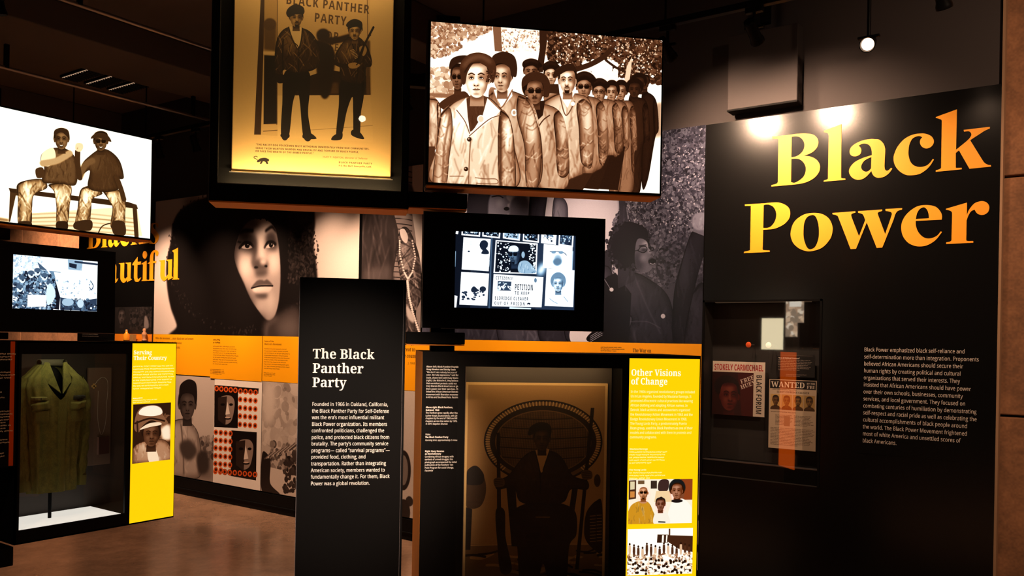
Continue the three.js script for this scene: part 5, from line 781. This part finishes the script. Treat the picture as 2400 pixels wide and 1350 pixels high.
{ // the near showcase
  const u0 = -0.333, u1 = 0.749, y0 = 0.55, y1 = 1.553, w = u1 - u0, h = y1 - y0, cx = (u0 + u1) / 2, D = 0.45, L = (u) => u - cx, Y = (y) => y - y0;
  const g = thing('showcase', 'B', [cx, y0, 0], 'near black showcase with a caption column, a dim poster and a backlit yellow panel', 'showcase');
  add('front_frame', bars(-w / 2, w / 2, 0, h, L(-0.172), L(0.432), Y(0.62), Y(1.5), -0.012, 0), M.satin, g);
  add('shell', mergeGeometries([moved(box(0.008, h, D), w / 2 - 0.004, h / 2, -D / 2), moved(box(w, 0.008, D), 0, h - 0.004, -D / 2), moved(box(w, 0.008, D), 0, 0.004, -D / 2), moved(box(w, h, 0.008), 0, h / 2, -D + 0.004), moved(box(0.006, h, D), -w / 2 + 0.006, h / 2, -D / 2)]), M.black, g);
  add('side_panel', moved(box(0.003, h, D - 0.006), -w / 2 + 0.0012, h / 2, -D / 2 - 0.003), M.orange, g);
  add('divider', mergeGeometries([moved(box(0.006, h, D - 0.02), L(-0.19), h / 2, -D / 2), moved(box(0.006, h, D - 0.02), L(0.446), h / 2, -D / 2)]), M.black, g);
  add('backing_board', moved(box(0.62, h - 0.02, 0.01), L(0.13), h / 2, -0.1725), M.lining, g);
  add('glass_pane', moved(new THREE.PlaneGeometry(0.604, 0.88), L(0.13), Y(1.06), -0.006), M.glass, g);
  add('edge_strip', moved(box(0.002, 0.88, 0.004), L(-0.172), Y(1.06), 0), mat(0.09, 0.06, 0.04, 0.4), g);
  add('caption', moved(new THREE.PlaneGeometry(0.133, h), L(-0.2665), h / 2, 0.0008), M.print(captionPrint()), g);
  add('light_panel', moved(box(0.285, 0.94, 0.004), L(0.6015), Y(1.07), 0.0005), [M.black, M.black, M.black, M.black, glow(yellowNear(), 1.12), M.black], g); panelLight(g, 0.285, 0.94, [L(0.6015), Y(1.07), 0.006], [0, 0, 1], 0.5, 0xffc400);
  add('light_strip', moved(box(0.56, 0.01, 0.02), L(0.13), Y(1.535), -0.1), std({ color: 0x111111, emissive: 0xffb870, emissiveIntensity: 1.5 }), g); panelLight(g, 0.56, 0.02, [L(0.13), Y(1.528), -0.1], [0, -1, -0.2], 19, 0xffd6a0);
  add('added_light_rear', moved(box(0.27, h - 0.02, 0.004), L(-0.115), h / 2, -D - 0.002), std({ color: 0x000000, emissive: lin(1, 0.13, 0.003), emissiveIntensity: 1.3 }), g); panelLight(g, 0.27, h - 0.02, [L(-0.115), h / 2, -D - 0.008], [0, 0, -1], 0.25, 0xff5a10);  // orange back panel given its own glow in place of track light
  add('added_light_shield', moved(box(0.008, h, 0.11), L(-0.262), h / 2, -D - 0.055), M.black, g);  // unseen fin added to hide the glowing back from the far glass
  add('plinth', moved(rbox(w * 0.8, y0, 0.36), 0, -y0 / 2, -0.24), M.black, g);
  const p = thing('poster', 'B', [0.1345, 0.56, -0.162], 'dim sepia poster of a seated man in a round wicker chair', 'poster');
  add('sheet', moved(box(0.575, 0.873, 0.003), 0, 0.4375, 0), sides(std({ map: chairPoster(), roughness: 0.75 }), mat(0.4, 0.28, 0.14)), p); add('backing', moved(box(0.578, 0.873, 0.002), 0, 0.4375, -0.0025), mat(0.3, 0.2, 0.1), p);
}
// ---------------------------------------------------------------- the far island
{
  const m = thing('display_mast', 'C', [1.73, 0, -0.17], 'black steel mast carrying the far island with the field jacket', 'mast');
  add('post', moved(rbox(0.094, 2.7, 0.06), 0, 1.35, 0), M.black, m); add('bracket', moved(rbox(0.14, 0.085, 0.16), 0.0, 0.6, 0.09), M.black, m); add('bracket', moved(rbox(0.12, 0.05, 0.1), 0.0, 2.035, 0.06), M.black, m); add('bracket', moved(rbox(0.12, 0.03, 0.1), 0.0, 1.58, 0.06), M.black, m); add('foot_plate', moved(rbox(0.4, 0.012, 0.4), 0, 0.006, 0), M.black, m);
}
lightbox('C', 1.62, 2.426, 2.082, 2.58, 0.125, soldierLightboxPhoto(), 1.35, 'backlit sepia photo of two smiling men seated on steps', 1.2);
monitor('C', 1.62, 2.265, 1.60, 2.0, [1.79, 2.177, 1.704, 1.945], screenPhotoC(), 1.3, 'black video monitor showing men beside a vehicle', -0.03, 1.2);
{
  const c = thing('caption_sign', 'C', [1.675, 1.0, 0], 'black caption panel with white print and an orange stripe', 'text panel');
  add('printed_face', moved(box(0.25, 0.56, 0.006), 0, 0.28, -0.003), sides(M.print(farCaption())), c); add('core', moved(rbox(0.25, 0.56, 0.03), 0, 0.28, -0.022), M.satin, c);
  const u0 = 1.802, u1 = 2.587, y0 = 0.647, y1 = 1.558, w = u1 - u0, h = y1 - y0, cx = (u0 + u1) / 2, D = 0.36, L = (u) => u - cx, Y = (y) => y - y0;
  const g = thing('showcase', 'C', [cx, y0, 0], 'far glazed showcase with a green field jacket and a backlit yellow panel', 'showcase');
  add('front_frame', bars(-w / 2, w / 2, 0, h, L(1.82), L(2.318), Y(0.708), Y(1.5), -0.014, 0), M.satin, g);
  add('shell', mergeGeometries([moved(box(0.008, h, D), w / 2 - 0.004, h / 2, -D / 2), moved(box(w, 0.008, D), 0, h - 0.004, -D / 2), moved(box(w, 0.008, D), 0, 0.004, -D / 2), moved(box(w, h, 0.008), 0, h / 2, -D + 0.004), moved(box(0.008, h, D), -w / 2 + 0.004, h / 2, -D / 2)]), M.black, g);
  const wall = mat(0.06, 0.045, 0.036, 0.7); add('lining', mergeGeometries([moved(box(0.74, h - 0.03, 0.004), L(2.19), h / 2, -D + 0.012), moved(box(0.004, h - 0.03, D - 0.03), L(2.565), h / 2, -D / 2), moved(box(0.26, 0.006, D - 0.03), L(2.44), Y(0.7), -D / 2), moved(box(0.004, h - 0.03, D - 0.03), L(1.816), h / 2, -D / 2)]), wall, g);
  add('added_light_floor', moved(box(0.49, 0.008, 0.3), L(2.072), Y(0.7), -0.17), std({ color: 0xffffff, emissive: lin(1, 0.95, 0.85), emissiveIntensity: 0.75 }), g);  // emission added to the white case floor in place of downlight
  add('glass_pane', moved(new THREE.PlaneGeometry(0.498, 0.792), L(2.069), Y(1.104), -0.006), M.glass, g);
  add('light_panel', moved(box(0.241, 0.897, 0.004), L(2.4625), Y(1.1035), 0.0005), [M.black, M.black, M.black, M.black, glow(yellowFar(), 1.12), M.black], g); panelLight(g, 0.241, 0.897, [L(2.4625), Y(1.1035), 0.006], [0, 0, 1], 0.5, 0xffc400);
  add('light_strip', moved(box(0.46, 0.01, 0.03), L(2.07), Y(1.535), -0.06), std({ color: 0x111111, emissive: 0xfff0c8, emissiveIntensity: 1.5 }), g); panelLight(g, 0.46, 0.03, [L(2.07), Y(1.528), -0.06], [0, -1, -0.25], 9, 0xffeec0);
}
// the field jacket on its hidden form
{
  const j = thing('field_jacket', 'C', [2.045, 0.84, -0.185], 'olive green army field jacket with chest pockets and a SMITH name tape', 'jacket');
  const clothTex = grainTexture(256, 31, [112, 112, 52], [[9, 0.18], [40, 0.14], [128, 0.16]], 5), cloth = std({ map: clothTex, roughness: 0.95, side: THREE.DoubleSide });
  const R = rng(77), fold = (u, v) => 0.006 * Math.sin(u * 9 + v * 5) * (1 - v) + 0.004 * Math.sin(u * 17 - v * 9 + 1.3);
  // torso: rings from hem to the neck; the front is left open in a V at the top
  const rings = [[0, 0.112, 0.078], [0.12, 0.113, 0.08], [0.26, 0.117, 0.083], [0.38, 0.13, 0.087], [0.45, 0.144, 0.086], [0.50, 0.147, 0.08], [0.54, 0.132, 0.068], [0.575, 0.098, 0.056], [0.605, 0.066, 0.05]];
  const radius = (y) => { for (let i = 0; i < rings.length - 1; i++) { const a = rings[i], b = rings[i + 1]; if (y <= b[0]) { const t = (y - a[0]) / (b[0] - a[0]), s = t * t * (3 - 2 * t); return [a[1] + (b[1] - a[1]) * s, a[2] + (b[2] - a[2]) * s]; } } return rings[rings.length - 1].slice(1); };
  const at = (th, y, push = 0) => { const [rx, rz] = radius(y), f = fold(th, y / 0.6) + push, c = Math.cos(th), s = Math.sin(th), e = 0.75; return [(rx + f) * Math.sign(c) * Math.abs(c) ** e, y, (rz + f) * Math.sign(s) * Math.abs(s) ** e]; };
  const pos = [], uv = [], idx = [], NT = 72, NY = 40;
  for (let k = 0; k <= NY; k++) for (let i = 0; i <= NT; i++) { const y = k / NY * 0.605, open = y > 0.44 ? (y - 0.44) / 0.165 * 0.62 : 0.004, th = Math.PI / 2 + open + (2 * Math.PI - 2 * open) * i / NT; pos.push(...at(th, y)); uv.push(th * 0.15, y); }
  for (let k = 0; k < NY; k++) for (let i = 0; i < NT; i++) { const a = k * (NT + 1) + i, b = a + NT + 1; idx.push(a, b, a + 1, a + 1, b, b + 1); }
  const tg = new THREE.BufferGeometry(); tg.setAttribute('position', new THREE.Float32BufferAttribute(pos, 3)); tg.setAttribute('uv', new THREE.Float32BufferAttribute(uv, 2)); tg.setIndex(idx); tg.computeVertexNormals();
  add('torso', tg, cloth, j);
  // a patch that follows the torso between two angles and heights, lifted off it
  const patch = (th0, th1, y0, y1, lift, skew = 0) => { const p = [], q = [], n = 10, m = 6, ii = []; for (let k = 0; k <= m; k++) for (let i = 0; i <= n; i++) { const th = th0 + (th1 - th0) * i / n, y = y0 + (y1 - y0) * k / m + skew * (i / n - 0.5), edge = (i === 0 || i === n || k === 0 || k === m) ? 0.001 : lift; p.push(...at(th, y, edge)); q.push(i / n, k / m); } for (let k = 0; k < m; k++) for (let i = 0; i < n; i++) { const a = k * (n + 1) + i, b = a + n + 1; ii.push(a, a + 1, b, a + 1, b + 1, b); } const g = new THREE.BufferGeometry(); g.setAttribute('position', new THREE.Float32BufferAttribute(p, 3)); g.setAttribute('uv', new THREE.Float32BufferAttribute(q, 2)); g.setIndex(ii); g.computeVertexNormals(); return g; };
  const H = Math.PI / 2;
  for (const s of [-1, 1]) {
    const pk = add('chest_pocket', patch(H - s * 0.30, H - s * 0.95, 0.33, 0.405, 0.010), cloth, j); add('pocket_flap', patch(H - s * 0.27, H - s * 0.98, 0.388, 0.432, 0.017, s * 0.012), cloth, pk);
    // sleeves hang close to the sides
    const c = new THREE.CatmullRomCurve3([[0.11, 0.53, -0.005], [0.143, 0.46, -0.005], [0.148, 0.3, 0.0], [0.138, 0.14, 0.012], [0.13, 0.02, 0.02]].map(([x, y, z]) => new THREE.Vector3(s * x, y, z)));
    const tube = new THREE.TubeGeometry(c, 30, 0.042, 18); const P = tube.attributes.position; for (let i = 0; i < P.count; i++) { const t = Math.floor(i / 19) / 30, cc = c.getPoint(t), f = 1.05 - 0.38 * t + 0.07 * Math.sin(t * 40 + i); P.setXYZ(i, cc.x + (P.getX(i) - cc.x) * f, P.getY(i), cc.z + (P.getZ(i) - cc.z) * f); } tube.computeVertexNormals();
    const sl = add('sleeve', tube, cloth, j); add('cuff', new THREE.TubeGeometry(new THREE.LineCurve3(new THREE.Vector3(s * 0.133, 0.06, 0.018), new THREE.Vector3(s * 0.13, 0.012, 0.02)), 2, 0.031, 18), cloth, sl);
    // collar wings
    const cs = new THREE.Shape([[0, 0], [0.016, 0.004], [0.056, -0.088], [0.016, -0.1], [-0.03, -0.152]].map(([x, y]) => new THREE.Vector2(s * x, y)));
    const cg = new THREE.ExtrudeGeometry(cs, { depth: 0.004, bevelEnabled: true, bevelSize: 0.002, bevelThickness: 0.002, bevelSegments: 2 }); add('collar_wing', cg, cloth, j, [s * 0.034, 0.612, 0.036], [-0.34, s * 0.3, 0]);
    const tc = canvas(256, 48), tx = tc.getContext('2d'); tx.fillStyle = s < 0 ? '#77773c' : '#26251a'; tx.fillRect(0, 0, 256, 48); tx.fillStyle = s < 0 ? '#14130c' : '#5c5a2c'; tx.font = 'bold 38px sans-serif'; tx.textAlign = 'center'; tx.fillText(s < 0 ? 'SMITH' : '', 128, 38);
    add('name_tape', patch(H - s * 0.95, H - s * 0.32, 0.437, 0.457, 0.012).scale(1, 1, 1), std({ map: texture(tc), roughness: 0.9, side: THREE.DoubleSide }), j);
  }
  add('back_collar', new THREE.TorusGeometry(0.058, 0.012, 10, 24, Math.PI).rotateX(-Math.PI / 2).scale(1.05, 1.4, 0.8).translate(0, 0.612, 0.0), mat(0.2, 0.19, 0.12, 0.9), j);
  add('placket', patch(H + 0.03, H - 0.13, 0.003, 0.44, 0.007), cloth, j); add('form', mergeGeometries([moved(cyl(0.008, 0.008, 0.17, 12), 0, -0.049, 0), moved(new THREE.SphereGeometry(1, 24, 16).scale(0.06, 0.14, 0.045), 0, 0.455, 0)]), M.black, j);  // black ellipsoid added inside the collar opening to keep it dark
}
{ // the tall mounting board beside the jacket: a chain with a pendant, and a small dark booklet
  const g = thing('mounting_board', 'C', [2.352, 0.915, -0.318], 'tall brown mounting board hung beside the green jacket', 'mount');
  add('board', moved(rbox(0.125, 0.505, 0.014, 0.002), 0, 0.2525, 0), mat(0.2, 0.12, 0.08, 0.8), g); add('hook', moved(cyl(0.003, 0.003, 0.02, 8).rotateX(Math.PI / 2), 0, 0.49, -0.012), M.edge, g);
  const n = thing('chain_pendant', 'C', [2.352, 1.12, -0.309], 'thin silver chain with a gold cross pendant on the brown board', 'necklace');
  const cc = new THREE.CatmullRomCurve3([[-0.03, 0.21], [-0.012, 0.235], [0.012, 0.25], [0.036, 0.235], [0.036, 0.1], [0.03, 0], [0.012, -0.05], [-0.008, 0.02], [-0.01, 0.18]].map(([x, y]) => new THREE.Vector3(x, y, 0)));
  add('chain', new THREE.TubeGeometry(cc, 90, 0.0011, 6), mat(0.6, 0.52, 0.42, 0.4), n); add('pendant', mergeGeometries([moved(rbox(0.026, 0.012, 0.004, 0.002), -0.034, 0.205, 0.001), moved(rbox(0.012, 0.028, 0.004, 0.002), -0.034, 0.205, 0.001)]), mat(0.75, 0.45, 0.16, 0.35), n);
  const b = thing('booklet', 'C', [2.365, 0.97, -0.304], 'small dark red booklet on the lower end of the brown board', 'booklet');
  add('cover', moved(rbox(0.055, 0.09, 0.012, 0.002), 0.008, 0.045, 0), mat(0.06, 0.016, 0.012, 0.6), b); add('spine_edge', moved(rbox(0.005, 0.092, 0.014, 0.002), -0.022, 0.045, 0), mat(0.3, 0.16, 0.12, 0.5), b);
}
// ---------------------------------------------------------------- what the glass mirrors: a further island behind the viewer
{
  const g = new THREE.Group(); g.name = numbered('display_mast'); scene.add(g); g.position.set(-3.6, 0, 1.6); tag(g, 'black steel mast of the island opposite the wall showcase', 'mast');
  add('post', moved(rbox(0.09, 2.5, 0.06), 0, 1.25, 0.05), M.black, g); add('foot_plate', moved(rbox(0.4, 0.012, 0.4), 0, 0.006, 0.05), M.black, g);
  const lb = (name, x0, x1, y0, y1, m, label, power, col) => { const t = new THREE.Group(); t.name = numbered(name); scene.add(t); t.position.set((x0 + x1) / 2, y0, 1.5); t.rotation.y = Math.PI; tag(t, label, 'lightbox', 'hanging lightboxes'); const w = x1 - x0, h = y1 - y0; add('housing', moved(rbox(w + 0.02, h + 0.02, 0.1), 0, h / 2, -0.051), M.satin, t); add('light_picture', moved(new THREE.PlaneGeometry(w, h), 0, h / 2, 0.0012), m, t); panelLight(t, w, h, [0, h / 2, 0.004], [0, 0, 1], power, col); };
  lb('lightbox', -3.94, -3.64, 1.54, 1.97, std({ color: 0x000000, emissive: lin(1, 0.86, 0.58), emissiveIntensity: 3 }), 'plain cream lightbox of the island opposite', 1.5, 0xffe6b0);
  const b = Board(300, 330, [0, 0, 100, 0, 100, 110, 0, 110], 40); b.dabs(0, 0, 100, 110, 260, 3, 12, 10, 230).poly([56, 0, 90, 0, 90, 24, 56, 24], 240); b.ink(SEPIA, 10);
  lb('lightbox', -3.61, -3.14, 1.72, 2.24, glow(texture(b.c), 2.4), 'sepia crowd lightbox of the island opposite', 1);
}
renderer.render(scene, camera);
